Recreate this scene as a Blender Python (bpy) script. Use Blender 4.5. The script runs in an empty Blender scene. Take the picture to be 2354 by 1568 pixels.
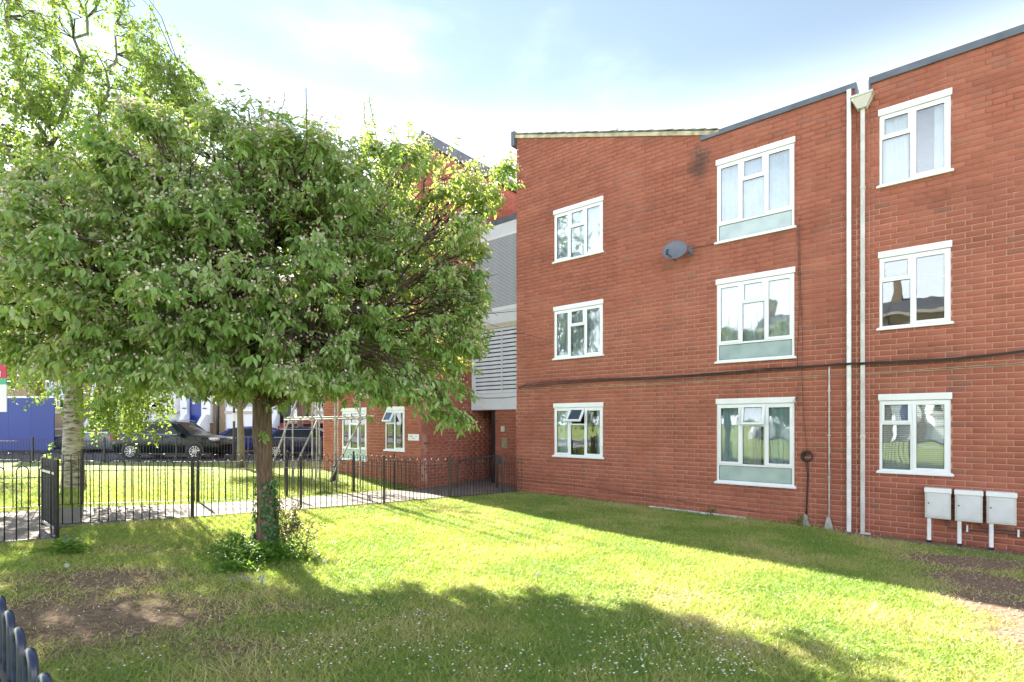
import bpy, math, random
import numpy as np
from mathutils import Vector, Matrix, noise
from mathutils.geometry import delaunay_2d_cdt

random.seed(7)
rng = np.random.default_rng(11)
scene = bpy.context.scene
COL = scene.collection

# ------------------------------------------------------------------ camera, light, exposure
F, CX, HY, Z0 = 1229.0, 1177.0, 972.0, 2.0     # focal length / centre / eye level, eye height
cam_data = bpy.data.cameras.new('camera')
cam = bpy.data.objects.new('camera', cam_data)
COL.objects.link(cam)
cam.location = (0, 0, Z0)
cam.rotation_euler = (math.pi / 2, 0, 0)
cam_data.sensor_width = 36
cam_data.lens = 36 * F / 2354
cam_data.shift_y = 188 / 2354
cam_data.clip_start = 0.05
cam_data.clip_end = 2000
scene.camera = cam

SUN_EL = math.radians(30.0)
SUN_AZ = math.radians(-38.5)                    # from +Y, negative = to the left
SUN_DIR = Vector((math.sin(SUN_AZ) * math.cos(SUN_EL), math.cos(SUN_AZ) * math.cos(SUN_EL), math.sin(SUN_EL)))
sun_data = bpy.data.lights.new('sun', 'SUN')
sun_data.energy = 2.05
sun_data.angle = math.radians(0.55)
sun_data.color = (1.0, 0.93, 0.80)
sun = bpy.data.objects.new('sun', sun_data)
COL.objects.link(sun)
sun.location = (-20, 25, 20)
sun.rotation_euler = (-SUN_DIR).to_track_quat('-Z', 'Y').to_euler()

world = bpy.data.worlds.new('World')
scene.world = world
world.use_nodes = True
nt = world.node_tree
nt.nodes.clear()
w_out = nt.nodes.new('ShaderNodeOutputWorld')
w_bg = nt.nodes.new('ShaderNodeBackground')
w_bg.inputs['Strength'].default_value = 0.15
w_sky = nt.nodes.new('ShaderNodeTexSky')
w_sky.sky_type = 'NISHITA'
w_sky.sun_disc = False
w_sky.sun_elevation = SUN_EL
w_sky.sun_rotation = SUN_AZ
w_sky.air_density = 1.0
w_sky.dust_density = 0.0
w_sky.ozone_density = 1.6
w_co = nt.nodes.new('ShaderNodeTexCoord')
w_map = nt.nodes.new('ShaderNodeMapping')
w_map.inputs['Scale'].default_value = (1.0, 1.0, 2.4)
w_map.inputs['Location'].default_value = (0.35, 0.1, 0.2)
w_n = nt.nodes.new('ShaderNodeTexNoise')
w_n.inputs['Scale'].default_value = 1.7
w_n.inputs['Detail'].default_value = 9
w_n.inputs['Roughness'].default_value = 0.52
w_n.inputs['Distortion'].default_value = 0.25
w_r = nt.nodes.new('ShaderNodeMapRange')
w_r.interpolation_type = 'SMOOTHSTEP'
w_r.inputs['From Min'].default_value = 0.45
w_r.inputs['From Max'].default_value = 0.90
w_r.inputs['To Max'].default_value = 0.5
# haze whitening near the horizon
w_sep = nt.nodes.new('ShaderNodeSeparateXYZ')
w_h = nt.nodes.new('ShaderNodeMapRange')
w_h.inputs['From Min'].default_value = 0.55
w_h.inputs['From Max'].default_value = 0.20; w_h.interpolation_type = 'SMOOTHSTEP'
w_h.inputs['To Min'].default_value = 0.0
w_h.inputs['To Max'].default_value = 0.95
w_max = nt.nodes.new('ShaderNodeMath'); w_max.operation = 'ADD'; w_max.use_clamp = True
w_mix = nt.nodes.new('ShaderNodeMix'); w_mix.data_type = 'RGBA'
w_mix.inputs['B'].default_value = (2.05, 2.15, 2.32, 1)
w_sc = nt.nodes.new('ShaderNodeMix'); w_sc.data_type = 'RGBA'; w_sc.blend_type = 'MULTIPLY'
w_sc.inputs['Factor'].default_value = 1.0
w_sc.inputs['B'].default_value = (0.200, 0.160, 0.121, 1)
L = nt.links.new
L(w_co.outputs['Generated'], w_map.inputs['Vector'])
L(w_map.outputs[0], w_n.inputs['Vector'])
L(w_n.outputs['Fac'], w_r.inputs['Value'])
L(w_co.outputs['Generated'], w_sep.inputs[0])
L(w_sep.outputs['Z'], w_h.inputs['Value'])
L(w_r.outputs[0], w_max.inputs[0])
L(w_h.outputs[0], w_max.inputs[1])
L(w_max.outputs[0], w_mix.inputs['Factor'])
L(w_sky.outputs[0], w_sc.inputs['A'])
L(w_sc.outputs['Result'], w_mix.inputs['A'])
L(w_mix.outputs['Result'], w_bg.inputs['Color'])
L(w_bg.outputs[0], w_out.inputs[0])

scene.view_settings.view_transform = 'Standard'
scene.view_settings.look = 'None'
scene.view_settings.exposure = 3.95
scene.view_settings.gamma = 1
scene.cycles.max_bounces = 10
scene.cycles.transparent_max_bounces = 16
scene.cycles.caustics_reflective = False
scene.cycles.caustics_refractive = False

# ------------------------------------------------------------------ helpers
def P(px, py, Y):
    return Vector(((px - CX) / F * Y, Y, Z0 + (HY - py) / F * Y))

def sstep(a, b, x):
    t = min(1.0, max(0.0, (x - a) / (b - a)))
    return t * t * (3 - 2 * t)

def G(x, y):
    near = Z0 - 1.579 - 0.0354 * x - 0.0228 * y
    near -= 0.17 * math.exp(-(((x + 2.7) / 1.7) ** 2 + ((y - 16.0) / 1.5) ** 2))
    t = max(sstep(17.5, 22.0, y), sstep(13.0, 19.0, -x), sstep(14.0, 20.0, x), sstep(6.0, 12.0, -y))
    return near * (1 - t) + (Z0 - 1.68) * t

def link(o, parent=None):
    COL.objects.link(o)
    if parent is not None:
        o.parent = parent
    return o

def tag(o, label=None, cat=None, group=None, kind=None):
    if label: o['label'] = label
    if cat: o['category'] = cat
    if group: o['group'] = group
    if kind: o['kind'] = kind
    return o

def empty(name, loc, rz=0.0, label=None, cat=None, group=None, kind=None):
    o = bpy.data.objects.new(name, None)
    o.empty_display_size = 0.2
    link(o)
    o.location = loc
    o.rotation_euler = (0, 0, rz)
    return tag(o, label, cat, group, kind)

class MB:
    def __init__(self):
        self.v, self.f, self.m, self.var = [], [], [], []
    def box(self, x0, x1, y0, y1, z0, z1, m=0, M=None, taper=None):
        n = len(self.v)
        pts = [(x0, y0, z0), (x1, y0, z0), (x1, y1, z0), (x0, y1, z0), (x0, y0, z1), (x1, y0, z1), (x1, y1, z1), (x0, y1, z1)]
        if M is not None:
            pts = [tuple(M @ Vector(p)) for p in pts]
        self.v += pts
        for q in ((0, 3, 2, 1), (4, 5, 6, 7), (0, 1, 5, 4), (1, 2, 6, 5), (2, 3, 7, 6), (3, 0, 4, 7)):
            self.f.append(tuple(n + i for i in q)); self.m.append(m)
        return self
    def hexa(self, pts, m=0):
        n = len(self.v)
        self.v += [tuple(p) for p in pts]
        for q in ((0, 3, 2, 1), (4, 5, 6, 7), (0, 1, 5, 4), (1, 2, 6, 5), (2, 3, 7, 6), (3, 0, 4, 7)):
            self.f.append(tuple(n + i for i in q)); self.m.append(m)
        return self
    def tube(self, pts, r, n=8, m=0, cap=True):
        pts = [Vector(p) for p in pts]
        rs = r if isinstance(r, (list, tuple)) else [r] * len(pts)
        base = len(self.v)
        up = Vector((0, 0, 1))
        prev = None
        for i, p in enumerate(pts):
            a = pts[max(i - 1, 0)]; b = pts[min(i + 1, len(pts) - 1)]
            d = (b - a)
            if d.length < 1e-9: d = Vector((0, 0, 1))
            d.normalize()
            if prev is None:
                u = d.cross(up)
                if u.length < 1e-3: u = d.cross(Vector((1, 0, 0)))
            else:
                u = prev - d * prev.dot(d)
                if u.length < 1e-4: u = d.cross(up)
            u.normalize(); prev = u
            w = d.cross(u)
            for k in range(n):
                a_ = 2 * math.pi * k / n
                self.v.append(tuple(p + (u * math.cos(a_) + w * math.sin(a_)) * rs[i]))
        for i in range(len(pts) - 1):
            for k in range(n):
                k2 = (k + 1) % n
                self.f.append((base + i * n + k, base + i * n + k2, base + (i + 1) * n + k2, base + (i + 1) * n + k)); self.m.append(m)
        if cap:
            self.f.append(tuple(base + k for k in reversed(range(n)))); self.m.append(m)
            self.f.append(tuple(base + (len(pts) - 1) * n + k for k in range(n))); self.m.append(m)
        return self
    def face(self, pts, m=0):
        n = len(self.v)
        self.v += [tuple(p) for p in pts]
        self.f.append(tuple(range(n, n + len(pts)))); self.m.append(m)
        return self
    def prism(self, poly, y0, y1, m=0, M=None):
        """poly in (x,z), extruded in y"""
        n = len(self.v); k = len(poly)
        pts = [(x, y0, z) for x, z in poly] + [(x, y1, z) for x, z in poly]
        if M is not None: pts = [tuple(M @ Vector(p)) for p in pts]
        self.v += pts
        self.f.append(tuple(n + i for i in range(k))); self.m.append(m)
        self.f.append(tuple(n + k + i for i in reversed(range(k)))); self.m.append(m)
        for i in range(k):
            j = (i + 1) % k
            self.f.append((n + j, n + i, n + k + i, n + k + j)); self.m.append(m)
        return self
    def mesh(self, name, mats, smooth=False, bevel=None):
        me = bpy.data.meshes.new(name)
        me.from_pydata(self.v, [], self.f)
        mats = mats if isinstance(mats, (list, tuple)) else [mats]
        for mt in mats: me.materials.append(mt)
        if len(mats) > 1:
            me.polygons.foreach_set('material_index', self.m)
        if smooth:
            me.polygons.foreach_set('use_smooth', [True] * len(me.polygons))
            if smooth != 'all':
                me.set_sharp_from_angle(angle=math.radians(38))
        me.update()
        return me
    def build(self, name, mats, parent=None, smooth=False, label=None, bevel=None):
        o = bpy.data.objects.new(name, self.mesh(name, mats, smooth))
        link(o, parent)
        if bevel:
            b = o.modifiers.new('bevel', 'BEVEL'); b.width = bevel; b.segments = 2; b.limit_method = 'ANGLE'
        if label: o['label'] = label
        return o

def fast_mesh(name, verts, nper, tri_idx, mat, var=None, smooth=False):
    """verts (N, nper, 3); tri_idx list of tris per item"""
    N = verts.shape[0]
    T = np.array(tri_idx)
    me = bpy.data.meshes.new(name)
    me.vertices.add(N * nper)
    me.vertices.foreach_set('co', verts.reshape(-1).astype(np.float32))
    k = T.shape[0]
    loops = (T[None, :, :] + (np.arange(N) * nper)[:, None, None]).reshape(-1)
    me.loops.add(N * k * 3)
    me.loops.foreach_set('vertex_index', loops.astype(np.int32))
    me.polygons.add(N * k)
    me.polygons.foreach_set('loop_start', (np.arange(N * k) * 3).astype(np.int32))
    me.polygons.foreach_set('loop_total', np.full(N * k, 3, dtype=np.int32))
    if smooth: me.polygons.foreach_set('use_smooth', np.ones(N * k, dtype=bool))
    if var is not None:
        at = me.attributes.new('var', 'FLOAT', 'FACE')
        at.data.foreach_set('value', np.repeat(var, k).astype(np.float32))
    me.materials.append(mat)
    me.update(calc_edges=True)
    me.validate()
    return me

# ------------------------------------------------------------------ materials
def new_mat(name):
    m = bpy.data.materials.new(name); m.use_nodes = True
    return m, m.node_tree, m.node_tree.nodes['Principled BSDF']

def N_(nt, t, **kw):
    n = nt.nodes.new(t)
    for k, v in kw.items():
        if k in n.inputs.keys(): n.inputs[k].default_value = v
        else: setattr(n, k, v)
    return n

def mixc(nt, fac, a, b, blend='MIX'):
    n = nt.nodes.new('ShaderNodeMix'); n.data_type = 'RGBA'; n.blend_type = blend
    for key, val in (('Factor', fac), ('A', a), ('B', b)):
        if isinstance(val, (int, float)): n.inputs[key].default_value = val
        elif isinstance(val, tuple): n.inputs[key].default_value = val if len(val) == 4 else (*val, 1)
        else: nt.links.new(val, n.inputs[key])
    return n.outputs['Result']

def ramp(nt, src, stops):
    n = nt.nodes.new('ShaderNodeValToRGB')
    el = n.color_ramp.elements
    while len(el) < len(stops): el.new(0.5)
    for e, (p, c) in zip(el, stops):
        e.position = p; e.color = (*c, 1) if len(c) == 3 else c
    nt.links.new(src, n.inputs[0])
    return n.outputs[0]

def simple(name, col, rough=0.6, metal=0.0, vary=0.12, scale=8.0, bump=0.0, spec=0.5):
    m, nt, b = new_mat(name)
    co = N_(nt, 'ShaderNodeTexCoord'); 
    n1 = N_(nt, 'ShaderNodeTexNoise', Scale=scale, Detail=5.0)
    nt.links.new(co.outputs['Object'], n1.inputs['Vector'])
    lo = tuple(c * (1 - vary) for c in col); hi = tuple(min(1, c * (1 + vary)) for c in col)
    c = ramp(nt, n1.outputs['Fac'], [(0.3, lo), (0.7, hi)])
    nt.links.new(c, b.inputs['Base Color'])
    b.inputs['Roughness'].default_value = rough
    b.inputs['Metallic'].default_value = metal
    b.inputs['Specular IOR Level'].default_value = spec
    if bump:
        n2 = N_(nt, 'ShaderNodeTexNoise', Scale=scale * 6, Detail=4.0)
        nt.links.new(co.outputs['Object'], n2.inputs['Vector'])
        bp = N_(nt, 'ShaderNodeBump', Strength=bump, Distance=0.01)
        nt.links.new(n2.outputs['Fac'], bp.inputs['Height'])
        nt.links.new(bp.outputs[0], b.inputs['Normal'])
    return m

def brick_mat(name, stops, stain=True):
    m, nt, b = new_mat(name)
    geo = N_(nt, 'ShaderNodeNewGeometry')
    att = N_(nt, 'ShaderNodeAttribute', attribute_name='var')
    oi = N_(nt, 'ShaderNodeObjectInfo')
    add = N_(nt, 'ShaderNodeMath', operation='ADD')
    fr = N_(nt, 'ShaderNodeMath', operation='FRACT')
    nt.links.new(att.outputs['Fac'], add.inputs[0]); nt.links.new(oi.outputs['Random'], add.inputs[1])
    nt.links.new(add.outputs[0], fr.inputs[0])
    base = ramp(nt, fr.outputs[0], stops)
    big = N_(nt, 'ShaderNodeTexNoise', Scale=0.55, Detail=6.0, Roughness=0.6)
    nt.links.new(geo.outputs['Position'], big.inputs['Vector'])
    st = ramp(nt, big.outputs['Fac'], [(0.32, (0.80, 0.80, 0.82)), (0.52, (1.0, 1.0, 1.0)), (0.72, (1.16, 1.12, 1.08))])
    c = mixc(nt, 0.6, base, st, 'MULTIPLY')
    # pale wash in blotches (weathered render dust)
    n3 = N_(nt, 'ShaderNodeTexNoise', Scale=2.2, Detail=7.0, Roughness=0.65)
    nt.links.new(geo.outputs['Position'], n3.inputs['Vector'])
    f3 = ramp(nt, n3.outputs['Fac'], [(0.52, (0, 0, 0)), (0.75, (0.35, 0.35, 0.35))])
    c = mixc(nt, f3, c, (0.38, 0.17, 0.12))
    mpb = N_(nt, 'ShaderNodeMapping'); mpb.inputs['Scale'].default_value = (0.35, 0.35, 2.6)
    nb = N_(nt, 'ShaderNodeTexNoise', Scale=1.0, Detail=5.0, Roughness=0.55)
    nt.links.new(geo.outputs['Position'], mpb.inputs[0]); nt.links.new(mpb.outputs[0], nb.inputs['Vector'])
    bc = ramp(nt, nb.outputs['Fac'], [(0.35, (0.80, 0.78, 0.78)), (0.5, (1, 1, 1)), (0.65, (1.14, 1.14, 1.14))])
    c = mixc(nt, 0.5, c, bc, 'MULTIPLY')
    mps = N_(nt, 'ShaderNodeMapping'); mps.inputs['Scale'].default_value = (5.0, 5.0, 0.30)
    ns = N_(nt, 'ShaderNodeTexNoise', Scale=1.0, Detail=4.0, Roughness=0.6)
    nt.links.new(geo.outputs['Position'], mps.inputs[0]); nt.links.new(mps.outputs[0], ns.inputs['Vector'])
    sc_ = ramp(nt, ns.outputs['Fac'], [(0.30, (0.80, 0.80, 0.80)), (0.42, (1, 1, 1)), (0.7, (1.05, 1.05, 1.05))])
    c = mixc(nt, 0.7, c, sc_, 'MULTIPLY')
    fine = N_(nt, 'ShaderNodeTexNoise', Scale=60.0, Detail=4.0, Roughness=0.7)
    nt.links.new(geo.outputs['Position'], fine.inputs['Vector'])
    fc = ramp(nt, fine.outputs['Fac'], [(0.3, (0.82, 0.82, 0.82)), (0.7, (1.12, 1.12, 1.12))])
    c = mixc(nt, 0.8, c, fc, 'MULTIPLY')
    if stain:
        # the dark leak stain under the parapet joint, and damp at the ground
        sub = N_(nt, 'ShaderNodeVectorMath', operation='SUBTRACT')
        sub.inputs[1].default_value = STAIN_AT
        nt.links.new(geo.outputs['Position'], sub.inputs[0])
        mul = N_(nt, 'ShaderNodeVectorMath', operation='MULTIPLY'); mul.inputs[1].default_value = (1.9, 1.9, 0.9)
        nt.links.new(sub.outputs[0], mul.inputs[0])
        ln = N_(nt, 'ShaderNodeVectorMath', operation='LENGTH'); nt.links.new(mul.outputs[0], ln.inputs[0])
        n4 = N_(nt, 'ShaderNodeTexNoise', Scale=4.0, Detail=6.0); nt.links.new(geo.outputs['Position'], n4.inputs['Vector'])
        ad = N_(nt, 'ShaderNodeMath', operation='MULTIPLY_ADD'); nt.links.new(n4.outputs['Fac'], ad.inputs[0])
        ad.inputs[1].default_value = 0.9; nt.links.new(ln.outputs['Value'], ad.inputs[2])
        f4 = ramp(nt, ad.outputs[0], [(0.62, (0.85, 0.85, 0.85)), (1.0, (0, 0, 0))])
        c = mixc(nt, f4, c, (0.075, 0.045, 0.04))
    nt.links.new(c, b.inputs['Base Color'])
    b.inputs['Roughness'].default_value = 0.85
    b.inputs['Specular IOR Level'].default_value = 0.25
    bp = N_(nt, 'ShaderNodeBump', Strength=0.25, Distance=0.004)
    nt.links.new(fine.outputs['Fac'], bp.inputs['Height']); nt.links.new(bp.outputs[0], b.inputs['Normal'])
    return m

# frame of the long facade: s runs to the right along it, t goes into the building
RZ = -math.atan2(1229, 1477)
P0 = Vector((0.123, 15.16, 0.0))
DS = Vector((0.7689, -0.6398, 0)); DT = Vector((0.6398, 0.7689, 0))
def W(s, t, z): return P0 + DS * s + DT * t + Vector((0, 0, z))
def s_of(px, t=0.0):
    k = (px - CX) / F
    a = P0 + DT * t
    return (k * a.y - a.x) / (DS.x - k * DS.y)
def z_of(px, py, t=0.0):
    w = W(s_of(px, t), t, 0)
    return Z0 + (HY - py) / F * w.y

STAIN_AT = tuple(W(5.22, 0, 7.75))

M = {}
M['brick'] = brick_mat('red_brick', [(0.0, (0.28, 0.096, 0.064)), (0.12, (0.31, 0.105, 0.069)), (0.5, (0.325, 0.110, 0.073)), (0.9, (0.35, 0.122, 0.082)), (0.97, (0.29, 0.115, 0.082)), (1.0, (0.25, 0.105, 0.078))])
def mortar_mat():
    m, nt, b = new_mat('mortar')
    geo = N_(nt, 'ShaderNodeNewGeometry')
    n1 = N_(nt, 'ShaderNodeTexNoise', Scale=0.8, Detail=6.0, Roughness=0.6)
    nt.links.new(geo.outputs['Position'], n1.inputs['Vector'])
    sep = N_(nt, 'ShaderNodeSeparateXYZ'); nt.links.new(geo.outputs['Position'], sep.inputs[0])
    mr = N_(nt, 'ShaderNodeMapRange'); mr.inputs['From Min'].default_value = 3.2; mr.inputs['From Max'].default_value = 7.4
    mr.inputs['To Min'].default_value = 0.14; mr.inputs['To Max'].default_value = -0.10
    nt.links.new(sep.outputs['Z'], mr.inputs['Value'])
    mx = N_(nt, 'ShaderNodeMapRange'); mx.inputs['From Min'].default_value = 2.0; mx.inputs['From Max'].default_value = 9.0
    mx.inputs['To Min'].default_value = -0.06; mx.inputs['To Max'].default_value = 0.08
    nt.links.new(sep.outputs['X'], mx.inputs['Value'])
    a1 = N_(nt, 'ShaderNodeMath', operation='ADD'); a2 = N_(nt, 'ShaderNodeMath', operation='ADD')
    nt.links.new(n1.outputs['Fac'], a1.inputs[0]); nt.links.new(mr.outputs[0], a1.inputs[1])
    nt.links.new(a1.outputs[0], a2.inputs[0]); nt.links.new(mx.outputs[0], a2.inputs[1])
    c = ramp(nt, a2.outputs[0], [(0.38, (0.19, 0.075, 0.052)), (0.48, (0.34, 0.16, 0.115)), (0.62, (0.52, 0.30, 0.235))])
    nt.links.new(c, b.inputs['Base Color']); b.inputs['Roughness'].default_value = 0.95
    return m
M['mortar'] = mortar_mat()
M['upvc'] = simple('white_upvc', (0.76, 0.79, 0.83), 0.35, vary=0.03, scale=3)
M['board'] = simple('white_board', (0.76, 0.78, 0.81), 0.55, vary=0.05, scale=5)
M['panel'] = simple('pale_panel', (0.66, 0.70, 0.78), 0.5, vary=0.06, scale=1.5)
M['slat'] = simple('louvre_metal', (0.66, 0.70, 0.77), 0.45, vary=0.08, scale=2)
M['blade'] = simple('louvre_blade_grey', (0.52, 0.56, 0.62), 0.5, vary=0.08, scale=2)
M['beige'] = simple('beige_trim', (0.5, 0.46, 0.38), 0.6)
M['lead'] = simple('grey_lead', (0.10, 0.115, 0.15), 0.6, vary=0.25, scale=3)
M['darkroom'] = simple('dark_interior', (0.10, 0.10, 0.11), 0.9)
M['tile'] = simple('concrete_tile', (0.16, 0.15, 0.12), 0.9, vary=0.4, scale=5, bump=0.5)
M['verge'] = simple('verge_cement', (0.42, 0.38, 0.27), 0.9, vary=0.45, scale=5, bump=0.5)
M['pipe'] = simple('white_pipe', (0.72, 0.74, 0.77), 0.4, vary=0.14, scale=5)
M['pipe_grey'] = simple('pale_grey_pipe', (0.55, 0.54, 0.53), 0.5, vary=0.15, scale=4)
M['black'] = simple('black_paint', (0.022, 0.022, 0.026), 0.42, vary=0.5, scale=20)
M['navy'] = simple('chipped_navy_paint', (0.022, 0.03, 0.065), 0.3, vary=0.5, scale=30)
M['cable'] = simple('black_cable', (0.035, 0.022, 0.020), 0.6, vary=0.3)
M['thin_cable'] = simple('brown_cable', (0.10, 0.05, 0.04), 0.7, vary=0.3)
M['galv'] = simple('galvanised_steel', (0.42, 0.42, 0.42), 0.4, metal=0.6, vary=0.3, scale=6)
M['scaf'] = simple('scaffold_tube', (0.36, 0.34, 0.31), 0.5, metal=0.3, vary=0.35, scale=5)
M['meter'] = simple('meter_white', (0.60, 0.62, 0.65), 0.4, vary=0.12, scale=3)
M['meterframe'] = simple('meter_frame', (0.56, 0.55, 0.52), 0.5, vary=0.07, scale=3)
M['dish'] = simple('dish_grey', (0.13, 0.14, 0.18), 0.5, vary=0.1, scale=10)
M['copper'] = simple('brown_pipe', (0.13, 0.08, 0.06), 0.5, vary=0.3)
M['doorblack'] = simple('black_door', (0.012, 0.012, 0.018), 0.35)
M['plaque'] = simple('white_plaque', (0.72, 0.73, 0.74), 0.5)
M['ink'] = simple('faded_lettering', (0.36, 0.38, 0.40), 0.6)
M['intercom'] = simple('cream_box', (0.55, 0.52, 0.45), 0.5)
M['metalplate'] = simple('dull_plate', (0.27, 0.23, 0.15), 0.5, vary=0.2)
M['bark'] = None

def glass_mat(name, tint=(0.92, 0.96, 0.97), base=0.13):
    m, nt, b = new_mat(name)
    nt.nodes.remove(b)
    out = nt.nodes['Material Output']
    tr = N_(nt, 'ShaderNodeBsdfTransparent'); tr.inputs[0].default_value = (*tint, 1)
    gl = N_(nt, 'ShaderNodeBsdfGlossy'); gl.inputs['Roughness'].default_value = 0.015
    gl.inputs[0].default_value = (0.95, 0.98, 1, 1)
    fr = N_(nt, 'ShaderNodeFresnel'); fr.inputs['IOR'].default_value = 1.5
    ad = N_(nt, 'ShaderNodeMath', operation='ADD'); ad.inputs[1].default_value = base; ad.use_clamp = True
    co = N_(nt, 'ShaderNodeTexCoord')
    ns = N_(nt, 'ShaderNodeTexNoise', Scale=2.2, Detail=1.0)
    bp = N_(nt, 'ShaderNodeBump', Strength=0.06, Distance=0.03)
    nt.links.new(co.outputs['Object'], ns.inputs['Vector']); nt.links.new(ns.outputs['Fac'], bp.inputs['Height'])
    nt.links.new(bp.outputs[0], gl.inputs['Normal'])
    mx = N_(nt, 'ShaderNodeMixShader')
    nt.links.new(fr.outputs[0], ad.inputs[0]); nt.links.new(ad.outputs[0], mx.inputs[0])
    nt.links.new(tr.outputs[0], mx.inputs[1]); nt.links.new(gl.outputs[0], mx.inputs[2])
    nt.links.new(mx.outputs[0], out.inputs[0])
    return m
M['glass'] = glass_mat('window_glass', base=0.08)
M['carglass'] = glass_mat('car_glass', tint=(0.35, 0.42, 0.42), base=0.06)

def curtain_mat(name, c1, c2, trans=0.3):
    m, nt, b = new_mat(name)
    co = N_(nt, 'ShaderNodeTexCoord')
    n1 = N_(nt, 'ShaderNodeTexNoise', Scale=3.0, Detail=3.0)
    nt.links.new(co.outputs['Object'], n1.inputs['Vector'])
    c = ramp(nt, n1.outputs['Fac'], [(0.35, c1), (0.65, c2)])
    nt.links.new(c, b.inputs['Base Color']); b.inputs['Roughness'].default_value = 0.9
    return m
M['cur_blue_sky'] = curtain_mat('blue_curtain_sky_reflection', (0.26, 0.40, 0.52), (0.38, 0.53, 0.64))  # curtain blue also stands in for sky reflected in the upper panes
M['cur_pale'] = curtain_mat('pale_blue_curtain', (0.46, 0.62, 0.72), (0.58, 0.73, 0.80))
M['cur_white'] = curtain_mat('white_net', (0.50, 0.57, 0.60), (0.62, 0.68, 0.70))
M['cur_teal'] = curtain_mat('teal_curtain', (0.20, 0.38, 0.41), (0.30, 0.48, 0.50))
M['frost'] = curtain_mat('frosted_glass', (0.27, 0.36, 0.38), (0.36, 0.45, 0.46)); M['frost'].node_tree.nodes['Principled BSDF'].inputs['Roughness'].default_value = 0.16; M['frost'].node_tree.nodes['Principled BSDF'].inputs['Specular IOR Level'].default_value = 0.8
M['blind'] = simple('white_blind', (0.75, 0.76, 0.76), 0.5, vary=0.03)

def leaf_mat(name, stops, tstops, rough=0.45, tmix=0.42, spec=0.4):
    m, nt, b = new_mat(name)
    out = nt.nodes['Material Output']
    att = N_(nt, 'ShaderNodeAttribute', attribute_name='var')
    oi = N_(nt, 'ShaderNodeObjectInfo')
    # pieces carry their own value; single leaf objects (value 0) take the object's random one
    isx = N_(nt, 'ShaderNodeMath', operation='LESS_THAN'); isx.inputs[1].default_value = 0.0005
    fr = N_(nt, 'ShaderNodeMath', operation='MULTIPLY_ADD')
    nt.links.new(att.outputs['Fac'], isx.inputs[0])
    nt.links.new(isx.outputs[0], fr.inputs[0]); nt.links.new(oi.outputs['Random'], fr.inputs[1]); nt.links.new(att.outputs['Fac'], fr.inputs[2])
    c = ramp(nt, fr.outputs[0], stops)
    t = ramp(nt, fr.outputs[0], tstops)
    nt.links.new(c, b.inputs['Base Color']); b.inputs['Roughness'].default_value = rough
    b.inputs['Specular IOR Level'].default_value = spec
    tl = N_(nt, 'ShaderNodeBsdfTranslucent'); nt.links.new(t, tl.inputs[0])
    mx = N_(nt, 'ShaderNodeMixShader'); mx.inputs[0].default_value = tmix
    nt.links.new(b.outputs[0], mx.inputs[1]); nt.links.new(tl.outputs[0], mx.inputs[2])
    nt.links.new(mx.outputs[0], out.inputs[0])
    return m
M['leaf'] = leaf_mat('crab_apple_leaf', [(0, (0.12, 0.22, 0.06)), (0.5, (0.20, 0.33, 0.11)), (0.8, (0.29, 0.40, 0.18)), (1, (0.40, 0.47, 0.28))],
                     [(0, (0.30, 0.48, 0.06)), (0.5, (0.42, 0.58, 0.09)), (1, (0.58, 0.63, 0.12))])
M['birchleaf'] = leaf_mat('birch_leaf', [(0, (0.07, 0.14, 0.02)), (1, (0.14, 0.20, 0.04))],
                          [(0, (0.20, 0.36, 0.04)), (1, (0.40, 0.48, 0.07))], tmix=0.45)
M['farleaf'] = leaf_mat('tree_leaf', [(0, (0.05, 0.12, 0.03)), (1, (0.11, 0.19, 0.05))],
                        [(0, (0.18, 0.32, 0.03)), (1, (0.36, 0.44, 0.05))], tmix=0.45)
M['ivy'] = leaf_mat('ivy_leaf', [(0, (0.03, 0.09, 0.03)), (1, (0.07, 0.15, 0.05))], [(0, (0.08, 0.2, 0.03)), (1, (0.15, 0.28, 0.04))], rough=0.3, tmix=0.25)
M['weed'] = leaf_mat('weed_leaf', [(0, (0.08, 0.19, 0.03)), (1, (0.13, 0.26, 0.05))], [(0, (0.2, 0.42, 0.03)), (1, (0.35, 0.5, 0.05))], tmix=0.4)
M['shrubleaf'] = leaf_mat('shrub_leaf', [(0, (0.06, 0.10, 0.04)), (0.6, (0.13, 0.11, 0.07)), (1, (0.20, 0.15, 0.11))], [(0, (0.1, 0.2, 0.03)), (1, (0.3, 0.22, 0.08))], tmix=0.25)
M['blossom'] = leaf_mat('faded_blossom', [(0, (0.42, 0.32, 0.25)), (0.5, (0.60, 0.50, 0.44)), (1, (0.76, 0.68, 0.64))], [(0, (0.5, 0.4, 0.25)), (1, (0.7, 0.6, 0.5))], tmix=0.35)
M['grass'] = leaf_mat('grass_blade', [(0, (0.17, 0.29, 0.06)), (0.36, (0.29, 0.38, 0.10)), (0.62, (0.44, 0.44, 0.17)), (1, (0.60, 0.49, 0.31))],
                      [(0, (0.28, 0.44, 0.05)), (0.6, (0.50, 0.56, 0.08)), (1, (0.62, 0.55, 0.25))], rough=0.6, tmix=0.36, spec=0.25)
M['petal'] = simple('white_petal', (0.82, 0.82, 0.80), 0.7, vary=0.02)
M['fluff'] = simple('seed_head', (0.66, 0.66, 0.62), 0.9, vary=0.05)
M['bluebell'] = simple('bluebell_petal', (0.16, 0.20, 0.55), 0.6)
M['buttercup'] = simple('yellow_petal', (0.75, 0.6, 0.04), 0.6)

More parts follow.
